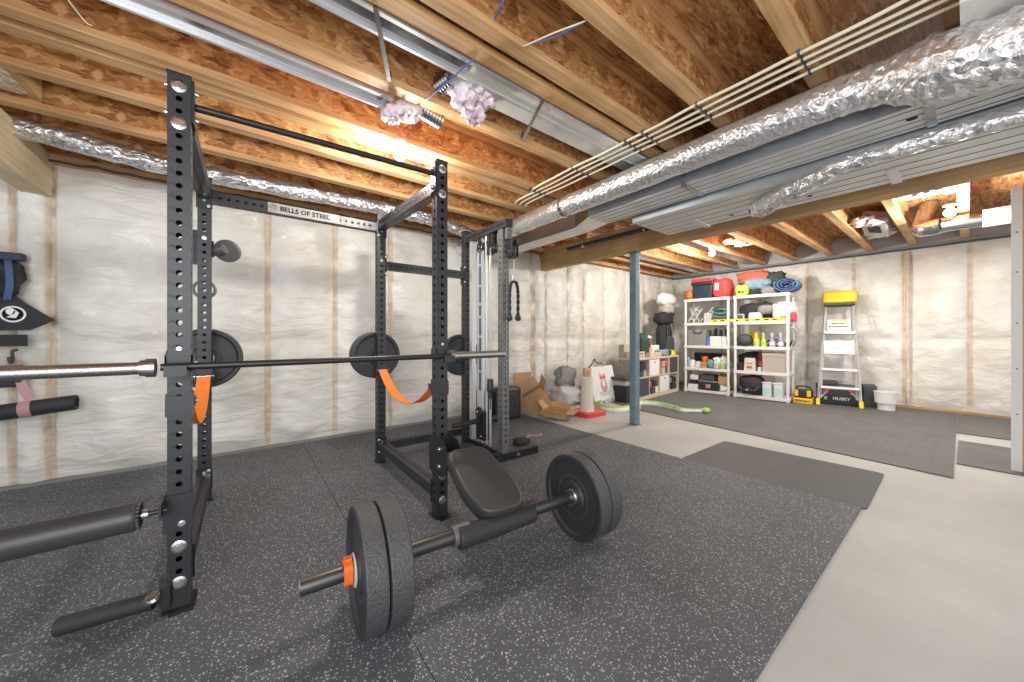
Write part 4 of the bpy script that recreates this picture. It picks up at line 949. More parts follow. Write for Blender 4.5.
# cardboard
def open_box(name, label, c, d, rotz, tilt, flaps):
    t = thing(name, label, 'cardboard box', c)
    R = Matrix.Rotation(rotz, 4, 'Z') @ Matrix.Rotation(tilt[0], 4, 'X') @ Matrix.Rotation(tilt[1], 4, 'Y')
    T = Matrix.Translation(Vector(c)) @ R; w, l, h = d; k = .006
    def pan(vs, nm, m='card'):
        v = [Vector(p) for p in vs]; nn = (v[1]-v[0]).cross(v[2]-v[0]).normalized()*k
        mb = MB(); a = [T @ p for p in v]; b = [T @ (p+nn) for p in v]
        mb.add(a+b, [[3, 2, 1, 0], [4, 5, 6, 7], [0, 1, 5, 4], [1, 2, 6, 5], [2, 3, 7, 6], [3, 0, 4, 7]], M[m]); mb.build(nm, parent=t)
    x, y = w/2, l/2
    mb = MB()
    for a, b in (((-x, -y, 0), (x, y, k)), ((-x, -y, k), (-x+k, y, h)), ((x-k, -y, k), (x, y, h)), ((-x+k, -y, k), (x-k, -y+k, h)), ((-x+k, y-k, k), (x-k, y, h))):
        q = MB(); q.bb(a, b, M['card']); q.v = [T @ v for v in q.v]; mb.add(q.v, q.f, M['card'])
    mb.build('carton', parent=t)
    if 'l' in flaps: pan([(-x, -y, h), (-x, y, h), (-x-flaps['l'][0], y, h+flaps['l'][1]), (-x-flaps['l'][0], -y, h+flaps['l'][1])], 'flap')
    if 'r' in flaps: pan([(x, -y, h), (x, y, h), (x+flaps['r'][0], y, h+flaps['r'][1]), (x+flaps['r'][0], -y, h+flaps['r'][1])], 'flap')
    if 'f' in flaps: pan([(-x, -y, h), (x, -y, h), (x, -y-flaps['f'][0], h+flaps['f'][1]), (-x, -y-flaps['f'][0], h+flaps['f'][1])], 'flap', 'card2')
    if 'b' in flaps: pan([(-x, y, h), (x, y, h), (x, y+flaps['b'][0], h+flaps['b'][1]), (-x, y+flaps['b'][0], h+flaps['b'][1])], 'flap', 'card2')
    return t
mb = MB(); mb.box((3.55, 4.32, .30), (.34, .015, .60), M['card'], rot=Matrix.Rotation(-.10, 3, 'X')); mb.build('cardboard_sheet', tags=('tall flat cardboard sheet standing behind the black case', 'cardboard'))
open_box('cardboard_box', 'open cardboard box tipped over with flaps beside the black case', (3.66, 4.02, .10), (.32, .30, .26), -.5, (.25, -.62), dict(f=(.10, .14), b=(.06, .14), r=(.12, .12)))
open_box('cardboard_box', 'low open cardboard box in front of the plastic covered wall', (3.63, 3.66, .02), (.34, .32, .09), .55, (.12, 0), dict(l=(.14, .03), r=(.13, .05), f=(.12, .02), b=(.10, .10)))
# scratching post
SX, SY = 4.15, 3.53
t = thing('scratching_post', 'beige carpet cat scratching post on a red square base', 'scratching post', (SX, SY, 0))
mb = MB(); mb.prism([(p[0]+SX, p[1]+SY) for p in rounded([(-.21, -.21), (.21, -.21), (.21, .21), (-.21, .21)], .05)], FZ, .05, M['red']); mb.build('base', parent=t)
MB().lathe((SX, SY, .05), (0, 0, 1), [(0, .115), (.02, .10), (.40, .085), (.50, .090), (.505, 0)], 28, M['cream']).build('carpet_column', parent=t)
mb = MB(); mb.bb((4.68, 4.02, FZ), (4.84, 4.08, .62), M['card2']); mb.bb((4.72, 4.005, .42), (4.78, 4.02, .58), M['card']); mb.build('wooden_board', tags=('short light brown board standing behind the scratching post', 'board'))
t = thing('plastic_bag', 'crumpled translucent grey plastic bag behind the scratching post', 'bag', (4.3, 4.25, 0))
mb = MB(); mb.blob((4.45, 4.25, FZ), (.62, .34, .34), M['lgrey'], 12, .2, .7, fold=.25); mb.build('lower_bag', parent=t)
mb = MB(); mb.blob((4.50, 4.32, .28), (.42, .18, .36), M['grey'], 15, .2, .7, fold=.25); mb.build('grey_top', parent=t)
# canvas with a cat
t = thing('canvas_print', 'white canvas print of a cat in sunglasses leaning at the wall', 'picture', (5.05, 4.05, 0))
Fc = frame((5.13, 3.98, .33), (.975, -.20, .06), (-.06, .20, .97))
def onF(pts, z0, z1, m, mb): mb.prism(pts, z0, z1, M[m], Fc)
mb = MB(); onF(rounded([(-.27, -.30), (.27, -.30), (.27, .31), (-.27, .31)], .005), -.02, 0, 'white2', mb); mb.build('canvas', parent=t)
mb = MB()
def ell(cx, cy, a, b, n=18): return [(cx+a*math.cos(2*pi*i/n), cy+b*math.sin(2*pi*i/n)) for i in range(n)]
onF(ell(0, -.04, .075, .12), .0, .001, 'rose', mb); onF(ell(0, .10, .075, .065), .0005, .0015, 'pink', mb)
onF([(-.072, .11), (-.03, .155), (-.065, .215)], .0005, .0015, 'pink', mb); onF([(.03, .155), (.072, .11), (.065, .215)], .0005, .0015, 'pink', mb)
onF(ell(-.034, .11, .030, .022), .002, .003, 'maroon', mb); onF(ell(.034, .11, .030, .022), .002, .003, 'maroon', mb); onF([(-.01, .108), (.01, .108), (.01, .116), (-.01, .116)], .002, .003, 'maroon', mb)
for k in range(5): onF([(-.13+.006*k, -.145-.016*k), (.12-.01*k, -.145-.016*k), (.12-.01*k, -.151-.016*k), (-.13+.006*k, -.151-.016*k)], .001, .002, 'grey', mb)
onF(ell(0, .0, .03, .06), .0015, .0025, 'white2', mb)
mb.build('cat_picture', parent=t)
t = thing('wire_easel', 'grey tray holding the lower edge of the canvas print', 'tray', (5.35, 3.9, 0))
mb = MB(); mb.bb((5.05, 3.89, FZ), (5.52, 4.10, .015), M['lgrey']); mb.bb((5.05, 3.885, .0), (5.52, 3.89, .06), M['lgrey']); mb.bb((5.515, 3.89, .0), (5.52, 4.10, .24), M['lgrey']); mb.bb((5.30, 3.90, .0), (5.50, 3.905, .20), M['white']); mb.build('tray', parent=t)
mb = MB(); mb.tube(bez([(4.92, 4.12, .62), (5.0, 4.12, .70), (5.05, 4.12, .76), (5.10, 4.12, .70), (5.25, 4.12, .67)], 8), .012, 8, M['dark']); mb.bb((4.90, 4.11, FZ), (4.93, 4.14, .64), M['dark']); mb.build('frame', parent=t)
# plush snake
t = thing('plush_snake', 'long green and white plush snake lying on the grey tiles', 'toy', (5.1, 3.1, 0))
SN = [(4.90, 3.88), (4.78, 3.76), (4.60, 3.60), (4.63, 3.34), (4.90, 3.30), (5.10, 3.28), (5.22, 3.42), (5.45, 3.42), (5.55, 3.20), (5.50, 2.92), (5.42, 2.72), (5.52, 2.60), (5.62, 2.50)]
pts = bez([(x, y, .038) for x, y in SN], 12)
mb = MB(); mb.tube(pts, .03, 12, M['green'], rfun=lambda q: .020+.022*math.sin(pi*min(1, q*1.0+.12))**.5); mb.build('body', parent=t)
pts = bez([(x-.012, y-.014, .022) for x, y in SN], 12)
mb = MB(); mb.tube(pts, .03, 12, M['white2'], rfun=lambda q: .020+.022*math.sin(pi*min(1, q*1.0+.12))**.5); mb.build('belly', parent=t)
mb = MB(); mb.blob((5.66, 2.46, 0), (.16, .12, .075), M['green'], 2, .03, .9); 
mb.build('head', parent=t)
mb = MB(); mb.blob((4.95, 4.0, FZ), (.10, .10, .06), M['yel2'], 2, .1, .9); mb.build('toy_ball', tags=('small tan toy on the floor left of the plush snake', 'toy'))

# ------------------------------------------------------------------ cube organizer
ORG = Matrix.Translation((5.65, 3.63, 0)) @ Matrix.Rotation(math.atan2(.15, 1.77), 4, 'Z')
def lb(mb, a, b, m, bev=0, T=ORG):
    q = MB(); q.bb(a, b, M[m], bev); mb.add([T @ v for v in q.v], q.f, M[m]); return mb
def tthing(T, name, label, cat, p, grp=None):
    q = T @ Vector(p); t = bpy.data.objects.new(name, None); col.objects.link(t); t.matrix_world = Matrix.Translation(q); t.empty_display_size = .1
    WM[t.name] = Matrix.Translation(q); return tag(t, label, cat, grp)
OW, OD, OH = 1.77, .40, .77
t = tthing(ORG, 'cube_organizer', 'eight-cube storage shelf with birch edges near the corner', 'shelf', (OW/2, OD/2, 0))
mb = MB(); lb(mb, (-.0, 0, OH-.035), (OW, OD, OH), 'birch'); mb.build('top_board', parent=t)
mb = MB(); lb(mb, (0, 0, 0), (OW, OD, .06), 'birch'); mb.build('bottom_board', parent=t)
mb = MB(); lb(mb, (0, .001, .06), (.03, OD, OH-.035), 'shelfgrey'); mb.build('side_board', parent=t)
mb = MB(); lb(mb, (OW-.03, .001, .06), (OW, OD, OH-.035), 'birch'); mb.build('side_board', parent=t)
mb = MB(); lb(mb, (.03, OD-.006, .06), (OW-.03, OD, OH-.035), 'shelfgrey'); mb.build('back_panel', parent=t)
mb = MB(); lb(mb, (.03, .001, .395), (OW-.03, OD-.006, .415), 'birch'); mb.build('divider', parent=t)
CW = (OW-.06)/4
for k in (1, 2, 3):
    mb = MB(); lb(mb, (.03+k*CW-.01, .002, .06), (.03+k*CW+.01, OD-.006, OH-.035), 'birch'); mb.build('divider', parent=t)
def fbin(cx, row, m, label, hole=True):
    x0 = .03+cx*CW+.02; x1 = x0+CW-.04; z0 = (.062, .417)[row]; h = .315 if row else .325
    tt = tthing(ORG, 'fabric_bin', label, 'storage bin', ((x0+x1)/2, .2, z0))
    mb = MB(); lb(mb, (x0, .004, z0), (x1, OD-.02, z0+h-.01), m, .008); mb.build('box', parent=tt)
    if hole:
        mb = MB(); c = ORG @ Vector(((x0+x1)/2, .003, z0+h-.06)); mb.lathe(c, ORG.to_3x3() @ Vector((0, -1, 0)), [(0, .020), (.003, .020), (.003, 0)], 16, M['hollow'] if m != 'dark' else M['black']); mb.build('grip_hole', parent=tt)
fbin(1, 1, 'white2', 'white fabric bin in the top row of the cube shelf'); fbin(3, 1, 'dark', 'black fabric bin in the top row of the cube shelf')
fbin(0, 0, 'dark', 'black fabric bin in the bottom row of the cube shelf'); fbin(2, 0, 'white2', 'white fabric bin in the bottom row of the cube shelf')
CN = dict(black='black', dark='charcoal', taupe='taupe', lgrey='light grey', red='red', redb='bright red', white2='white', maroon='dark red', navy='navy', grey='grey')
def stuffcube(cx, row, cols, seed, cube):
    r = random.Random(seed); x0 = .03+cx*CW+.02; x1 = x0+CW-.04; z0 = (.062, .417)[row]; n = 0
    for lay, (z, hh) in enumerate(((z0, .13), (z0+.135, .13))):
        x = x0; k = 0
        while x < x1-.05:
            w_ = min(r.uniform(.10, .18), x1-x); c = cols[n % len(cols)]; n += 1
            q = MB(); lb(q, (x+.004, .02+r.random()*.03, z), (x+w_-.004, .33, z+hh*r.uniform(.75, 1)), c, .012)
            q.build('small_package', tags=('%s package, %s in the %s layer of the %s' % (CN[c], ('leftmost', 'second from left', 'third from left', 'fourth from left', 'fifth from left')[k], ('lower', 'upper')[lay], cube), 'package', 'packages in the cube shelf'))
            x += w_; k += 1
stuffcube(0, 1, ['black', 'dark', 'taupe', 'black'], 3, 'first top cube')
stuffcube(2, 1, ['red', 'taupe', 'dark', 'red', 'taupe'], 5, 'third top cube')
stuffcube(1, 0, ['black', 'dark', 'white2', 'maroon'], 8, 'second bottom cube')
stuffcube(3, 0, ['navy', 'black', 'dark', 'grey'], 9, 'last bottom cube')
def ob(name, label, cat, a, b, m, bev=.008, T=ORG, grp=None):
    mb = MB(); lb(mb, a, b, m, bev, T); return mb.build(name, tags=(label, cat, grp))
def oblob(name, label, cat, c, d, m, seed, amp=.15, sq=.6, fold=0, T=ORG, rot=0, flat=True):
    mb = MB(); mb.blob(T @ Vector(c), d, M[m], seed, amp, sq, rot=rot, fold=fold, flat=flat); return mb.build(name, tags=(label, cat))
# on top
t = tthing(ORG, 'wooden_crate', 'slatted wooden crate on the left end of the cube shelf', 'crate', (.15, .2, OH))
mb = MB(); lb(mb, (.02, .03, OH), (.33, .25, OH+.015), 'birch'); mb.build('bottom', parent=t)
for z in (.03, .085):
    mb = MB(); lb(mb, (.02, .03, OH+z), (.33, .042, OH+z+.035), 'birch'); lb(mb, (.02, .238, OH+z), (.33, .25, OH+z+.035), 'birch'); lb(mb, (.02, .042, OH+z), (.032, .238, OH+z+.035), 'birch'); lb(mb, (.318, .042, OH+z), (.33, .238, OH+z+.035), 'birch'); mb.build('slat', parent=t)
mb = MB()
for x in (.032, .302):
    for y in (.042, .222): lb(mb, (x, y, OH), (x+.016, y+.016, OH+.12), 'birch')
mb.build('corner_post', parent=t)
ob('storage_tin', 'olive box behind the wooden crate on the cube shelf', 'box', (.0, .27, OH), (.17, .39, OH+.25), 'taupe')
oblob('duffel_bag', 'dark green bag beside the blue post on the cube shelf', 'bag', (.50, .22, OH), (.34, .28, .44), 'dgreen', 3, .2, fold=.2)
t = tthing(ORG, 'plush_toy', 'brown plush toy wearing a white cap on the cube shelf', 'toy', (.72, .2, OH))
mb = MB(); mb.blob(ORG @ Vector((.72, .18, OH)), (.20, .17, .26), M['card2'], 5, .15, .9); mb.build('body', parent=t)
mb = MB(); mb.blob(ORG @ Vector((.71, .18, OH+.23)), (.15, .15, .15), M['maroon'], 6, .1, .9); mb.build('head', parent=t)
mb = MB(); mb.blob(ORG @ Vector((.69, .17, OH+.34)), (.17, .16, .08), M['white2'], 7, .06, .9); mb.build('cap', parent=t)
ob('wooden_box', 'pale wooden tray in front on the cube shelf top', 'tray', (.50, .01, OH), (.98, .13, OH+.085), 'birch')
ob('gift_box', 'white box in the middle of the cube shelf top', 'box', (.88, .16, OH), (1.20, .36, OH+.22), 'white2')
oblob('folded_cloth', 'grey patterned cloth beside the white box on the cube shelf', 'cloth', (1.14, .08, OH), (.36, .14, .13), 'ltblue', 8, .2, fold=.2)
oblob('camera_bag', 'small dark pouch before the black backpack', 'bag', (1.40, .09, OH), (.20, .14, .14), 'dark', 9, .12)
t = tthing(ORG, 'hard_hat', 'yellow cap at the right end of the cube shelf', 'hat', (1.65, .1, OH))
mb = MB(); mb.lathe(ORG @ Vector((1.65, .12, OH)), (0, 0, 1), [(0, .11), (.015, .115), (.02, .09), (.06, .085), (.10, .06), (.12, .0)], 24, M['yellow']); mb.build('shell', parent=t)
t = tthing(ORG, 'backpack', 'black backpack standing on the right end of the cube shelf', 'backpack', (1.55, .28, OH))
mb = MB(); mb.blob(ORG @ Vector((1.69, .28, OH)), (.44, .22, .68), M['black'], 21, .07, .55); mb.build('main_body', parent=t)
mb = MB(); mb.blob(ORG @ Vector((1.70, .18, OH+.06)), (.32, .12, .34), M['dark'], 22, .06, .5, flat=False); mb.build('front_pocket', parent=t)
mb = MB(); mb.tube(bez([ORG @ Vector(p) for p in ((1.60, .17, OH+.62), (1.56, .15, OH+.4), (1.60, .16, OH+.15))], 6), .012, 8, M['dark']); mb.build('strap', parent=t)
oblob('duffel_bag', 'black soft bag lying on top of the black backpack', 'bag', (1.68, .28, 1.43), (.52, .26, .26), 'black', 31, .15, fold=.15)
oblob('plush_cushion', 'beige plush cushion stacked on the black soft bag', 'cushion', (1.80, .28, 1.66), (.38, .24, .22), 'taupe', 33, .1)
oblob('pillow', 'white rolled pillow at the top of the bag stack', 'pillow', (1.78, .28, 1.85), (.60, .24, .27), 'white2', 35, .12, .8)
# dark things at the foot of the organizer's left side
ob('storage_crate', 'dark crate on the floor at the left side of the cube shelf', 'crate', (-.30, .05, 0), (-.03, .38, .28), 'black')
ob('folded_blanket', 'pale folded blanket on the dark floor crate', 'blanket', (-.29, .07, .285), (-.04, .36, .38), 'taupe', .03)
ob('flat_case', 'dark flat case on the folded blanket by the cube shelf', 'case', (-.31, .05, .385), (-.03, .38, .44), 'dark')
mb = MB(); lb(mb, (1.81, .05, 0), (1.90, .25, .34), 'blue', .02); mb.build('water_jug', tags=('blue jug between the cube shelf and the left white shelf', 'jug'))

# ------------------------------------------------------------------ white shelving
SH = Matrix.Translation((7.57, 1.90, 0)) @ Matrix.Rotation(math.atan2(.13, 1.78), 4, 'Z')   # x = depth, y = to the left
LV = (.07, .52, .98, 1.45, 1.95)
def shelf_unit(label, y0, y1):
    t = tthing(SH, 'storage_shelf', label, 'shelf', (.23, (y0+y1)/2, 0), 'white five tier shelves')
    for z in LV:
        mb = MB(); lb(mb, (0, y0, z-.055), (.46, y1, z), 'white', .006, SH)
        for s in (y0-.001, y1+.001):
            for k in range(5): lb(mb, (.05+k*.08, s-.001, z-.046), (.10+k*.08, s+.001, z-.010), 'lgrey', 0, SH)
        mb.build('shelf_board', parent=t)
    for x in (.028, .432):
        for y in (y0+.028, y1-.028):
            mb = MB()
            zz = [0]+list(LV)
            for a, b in zip(zz, zz[1:]):
                mb.cyl(SH @ Vector((x, y, a)), SH @ Vector((x, y, b-.055 if b > .07 else .015)), .024, n=14, m=M['white'])
            mb.build('post', parent=t)
    return t
shelf_unit('left white resin shelf with a black and red tote on top', .93, 1.79)
shelf_unit('right white resin shelf with heaped clothes and quilt on top', 0, .865)
def sb(name, label, cat, y1, y0, z, h, m, x0=.03, x1=.30, bev=.008): return ob(name, label, cat, (x0, y0, z+.001), (x1, y1, z+h), m, bev, SH)
def sblob(name, label, cat, y, x, z, dy, dx, dz, m, seed, amp=.15, sq=.6, fold=0, flat=True): return oblob(name, label, cat, (x, y, z+.001), (dx, dy, dz), m, seed, amp, sq, fold, SH, math.atan2(.13, 1.78), flat)
# left unit, top
t = tthing(SH, 'storage_tote', 'black storage tote with a red lid on the left white shelf', 'tote', (.2, 1.42, 1.95))
mb = MB(); mb.box(SH @ Vector((.2, 1.44, 2.09)), (.30, .34, .27), M['navy'], rot=math.atan2(.13, 1.78), bev=.02, taper=1.12); mb.build('body', parent=t)
mb = MB(); mb.box(SH @ Vector((.2, 1.44, 2.26)), (.37, .42, .07), M['blackp'], rot=math.atan2(.13, 1.78), bev=.01); mb.build('rim', parent=t)
mb = MB(); mb.box(SH @ Vector((.2, 1.44, 2.325)), (.38, .43, .07), M['red'], rot=math.atan2(.13, 1.78), bev=.025); mb.build('lid', parent=t)
t = tthing(SH, 'dry_bag', 'bright red soft bag with a white label on the left shelf', 'bag', (.2, 1.1, 1.95))
mb = MB(); mb.blob(SH @ Vector((.2, 1.10, 1.95)), (.28, .33, .38), M['redb'], 41, .05, .45); mb.build('bag', parent=t)
mb = MB(); lb(mb, (.052, 1.135, 2.10), (.058, 1.205, 2.24), 'white2', 0, SH); mb.build('label_patch', parent=t)
sblob('folded_jacket', 'orange bundle at the left edge of the left shelf top', 'clothing', 1.72, .2, 1.95, .15, .25, .20, 'orange_pl', 43, .15)
# left unit, second shelf (1.45)
for i, (y, a) in enumerate(((1.70, .5), (1.60, -.3), (1.50, .7))):
    mb = MB()
    for k in (-1, 1): mb.bb((-.012, -.012+k*.05, 0), (.012, .012+k*.05, .36), M['lgrey'])
    for k in (.06, .17, .28): mb.bb((-.010, -.05, k), (.010, .05, k+.02), M['lgrey'])
    T = Matrix.Translation(SH @ Vector((.14+.05*i, y, 1.462))) @ Matrix.Rotation(a, 4, 'X') @ Matrix.Rotation(.12, 4, 'Y'); mb.v = [T @ v for v in mb.v]
    mb.build('folding_bracket', tags=(('light grey folding bracket leaning left on the second shelf', 'middle grey folding bracket on the left unit second shelf', 'grey folding bracket tilted right beside the pale box')[i], 'bracket'))
sb('storage_box', 'pale grey box on the second shelf of the left unit', 'box', 1.43, 1.29, 1.45, .20, 'lgrey', .1, .35)
mb = MB()
for k in range(4):
    pts = [SH @ Vector((.2+.02*math.sin(a*.5+k), 1.14+.13*math.cos(a*pi/9), 1.62+.03*k+.055*math.sin(a*pi/9)*(1-.1*k))) for a in range(19)]
    mb.tube(pts, .014, 8, M['dgreen'] if k % 2 else M['teal'])
mb.build('garden_hose', tags=('coiled grey-green hose on the second shelf', 'hose'))
sb('storage_box', 'dark box beneath the coiled hose', 'box', 1.27, .99, 1.45, .115, 'dark', .08, .35)
# spirit level lying along the front of both units
t = tthing(SH, 'spirit_level', 'long yellow spirit level laid across both white shelves', 'level', (.03, .65, 1.45))
mb = MB(); lb(mb, (.010, .06, 1.452), (.035, 1.30, 1.505), 'yellow', .003, SH); mb.build('body', parent=t)
for y in (.18, .30, .44, .60, .78, 1.02, 1.15): lb(MB(), (.0085, y, 1.468), (.0100, y+.07, 1.490), 'inkblack', 0, SH).build('marking', parent=t)
# third shelf (.98)
t = tthing(SH, 'fabric_bin', 'large grey fabric bin with a black handle on the left unit', 'storage bin', (.2, 1.55, .98))
mb = MB(); lb(mb, (.04, 1.37, .981), (.38, 1.73, 1.30), 'grey', .012, SH); mb.build('box', parent=t)
mb = MB(); mb.tube(bez([SH @ Vector(p) for p in ((.035, 1.60, 1.30), (.03, 1.59, 1.25), (.03, 1.52, 1.235), (.03, 1.45, 1.25), (.035, 1.44, 1.30))], 5), .010, 8, M['black']); mb.build('handle', parent=t)
sb('small_bottle', 'small blue bottle beside the grey fabric bin', 'bottle', 1.355, 1.30, .98, .17, 'blue', .03, .09)
sb('paper_box', 'white box on the third shelf of the left unit', 'box', 1.29, 1.08, .98, .19, 'white2'); sb('paper_box', 'narrow white box at the right end of the third shelf', 'box', 1.07, .99, .98, .18, 'white2')
mb = MB()
for k in range(7): lb(mb, (.33, 1.02+k*.05, .99), (.42, 1.05+k*.05, 1.30+.02*(k % 3)), 'dark' if k % 2 else 'lgrey', .008, SH)
mb.build('stacked_frames', tags=('dark and pale frames standing behind the white boxes', 'frames'))
# fourth shelf (.52)
def jar(label, y, x, z, r, h, m, lid, cat='jar', nm='jar'):
    t = tthing(SH, nm, label, cat, (x, y, z)); p = SH @ Vector((x, y, z+.001))
    MB().lathe(p, (0, 0, 1), [(0, 0), (0, r*.9), (.01, r), (h*.8, r), (h*.86, r*.7)], 20, M[m]).build('body', parent=t)
    MB().lathe(p+Vector((0, 0, h*.84)), (0, 0, 1), [(0, r*.72), (h*.16, r*.72), (h*.16, 0)], 20, M[lid]).build('lid', parent=t)
jar('white tub with a dark lid at the left of the fourth shelf', 1.66, .12, .52, .055, .18, 'white2', 'dark'); jar('violet bottle at the left end of the fourth shelf', 1.73, .09, .52, .03, .20, 'lilac', 'white2', 'bottle', 'bottle'); jar('wide white bowl-like tub behind the orange pot', 1.54, .12, .52, .065, .13, 'white2', 'green')
sb('cardboard_box', 'small cardboard box under the orange pot on the fourth shelf', 'cardboard box', 1.47, 1.36, .52, .12, 'card', .03, .2)
MB().lathe(SH @ Vector((.11, 1.41, .641)), (0, 0, 1), [(0, 0), (0, .04), (.09, .06), (.10, .065), (.11, .06), (.10, .05), (.09, 0)], 22, M['orange_pl']).build('plant_pot', tags=('orange pot standing on the small cardboard box', 'pot'))
sblob('packing_bag', 'teal packet beside the small cardboard box', 'bag', 1.29, .1, .52, .12, .12, .17, 'teal', 51, .2, fold=.3)
sblob('plastic_bag', 'white plastic bag in the middle of the fourth shelf', 'bag', 1.17, .12, .52, .13, .18, .22, 'white2', 52, .2, fold=.3)
jar('dark red tin with a pale band on the fourth shelf', 1.075, .18, .52, .055, .30, 'white2', 'maroon', 'tin', 'tin')
sblob('packing_bag', 'pale green packet at the right of the fourth shelf', 'bag', 1.06, .07, .52, .10, .08, .13, 'green', 53, .2, fold=.3)
sb('flat_box', 'tall taupe box at the right end of the fourth shelf', 'box', .99, .965, .52, .34, 'taupe', .05, .4)
sb('equipment_case', 'long dark case lying at the back of the fourth shelf', 'case', 1.70, 1.0, .52, .30, 'black', .32, .43)
# bottom shelf (.07)
sb('paper_stack', 'stack of pale papers on the bottom left shelf', 'paper', 1.72, 1.52, .07, .10, 'white2'); sb('electronic_device', 'black device on the pale paper stack', 'device', 1.70, 1.56, .171, .09, 'blackp', .05, .25); sb('product_box', 'white box printed dark, topmost of the bottom left stack', 'box', 1.68, 1.53, .262, .10, 'white2', .05, .25)
t = tthing(SH, 'storage_bin', 'dark translucent bin on the bottom shelf of the left unit', 'storage bin', (.2, 1.3, .07))
mb = MB(); lb(mb, (.01, 1.13, .071), (.36, 1.50, .24), 'blackp', .015, SH); mb.build('body', parent=t); mb = MB(); lb(mb, (.0, 1.12, .24), (.37, 1.51, .258), 'grey', .006, SH); mb.build('lid', parent=t)
mb = MB(); lb(mb, (.006, 1.27, .12), (.0095, 1.36, .20), 'rose', 0, SH); mb.build('side_sticker', parent=t)
sb('electronic_device', 'dark speaker lying on the dark translucent bin', 'device', 1.48, 1.22, .26, .12, 'dark', .06, .3)
sb('cardboard_box', 'tilted cardboard box at the bottom right of the left unit', 'cardboard box', 1.14, .98, .21, .16, 'card', .03, .3); sblob('plastic_bag', 'white plastic bag under the tilted cardboard box', 'bag', 1.05, .13, .07, .17, .2, .13, 'white2', 56, .15, fold=.25)
# right unit, top: heap of clothes
t = tthing(SH, 'neon_bag', 'lime yellow folded bag on the heaped right shelf', 'bag', (.1, .72, 1.95))
mb = MB(); mb.blob(SH @ Vector((.10, .74, 1.951)), (.16, .22, .20), M['lime'], 61, .12, .5); mb.build('fabric', parent=t)
mb = MB(); lb(mb, (.014, .69, 2.0), (.022, .79, 2.035), 'inkblack', .003, SH); mb.build('strap', parent=t)
sblob('folded_clothes', 'dark grey clothes at the base of the heap', 'clothing', .45, .27, 1.95, .62, .30, .15, 'black', 62, .15, fold=.35)
sblob('folded_clothes', 'light blue jacket in the middle of the heap', 'clothing', .50, .20, 2.06, .42, .26, .20, 'ltblue', 63, .15, fold=.3)
sblob('folded_clothes', 'rust red jacket crowning the heap on the right shelf', 'clothing', .60, .27, 2.20, .50, .26, .22, 'maroon', 64, .18, fold=.35)
sblob('folded_clothes', 'dark teal crumpled garment between red jacket and blue quilt', 'clothing', .28, .30, 2.08, .34, .22, .28, 'dgreen', 65, .18, fold=.35)
sblob('folded_clothes', 'dark folded blanket under the blue quilt end', 'clothing', .32, .12, 1.95, .22, .2, .13, 'grey', 66, .15, fold=.35)
sblob('folded_clothes', 'black garment between the red and light blue jackets', 'clothing', .76, .28, 1.95, .16, .2, .30, 'dark', 67, .2, fold=.35)
t = tthing(SH, 'rolled_quilt', 'rolled blue quilt hanging over the right end of the right shelf', 'quilt', (.2, .1, 1.95))
mb = MB()
sp = [(.125*(.18+.82*i/46)*math.cos(i*.42), .125*(.18+.82*i/46)*math.sin(i*.42)) for i in range(47)]
for i in range(46):
    a, b = sp[i], sp[i+1]; vs = []
    for x in (.03, .40):
        for (yy, zz) in (a, b):
            for k in (1, .84): vs.append(SH @ Vector((x+.015*math.sin(i*.8), .05+yy*k*1.6, 2.095+zz*k*1.1)))
    mb.add(vs, [[0, 2, 6, 4], [1, 5, 7, 3], [0, 1, 3, 2], [4, 6, 7, 5]], M['denim'], True)
mb.build('quilt_roll', parent=t)
# right unit second shelf
sblob('sports_bag', 'black sports bag filling the back of the second shelf', 'bag', .52, .30, 1.45, .62, .26, .36, 'black', 71, .1)
sblob('pouch', 'grey zipped pouch lying on the black sports bag', 'pouch', .36, .10, 1.58, .26, .14, .17, 'grey', 72, .08, .8, flat=False)
sb('white_crate', 'white plastic crate on the second shelf of the right unit', 'crate', .63, .42, 1.45, .17, 'white', .05, .2, .03); mb = MB(); 
sblob('plastic_bag', 'crumpled white plastic bag bulging from the second shelf', 'bag', .10, .20, 1.45, .32, .36, .34, 'white2', 73, .2, fold=.35)
sblob('shopping_bag', 'small red bag at the right edge of the second shelf', 'bag', -.045, .10, 1.43, .08, .12, .17, 'red', 74, .1)
mb = MB(); lb(mb, (.07, .70, 1.451), (.09, .83, 1.60), 'lgrey', .003, SH); lb(mb, (.065, .72, 1.47), (.071, .81, 1.58), 'dark', 0, SH); mb.build('photo_frame', tags=('small pale framed panel at the left of the second shelf', 'frame'))
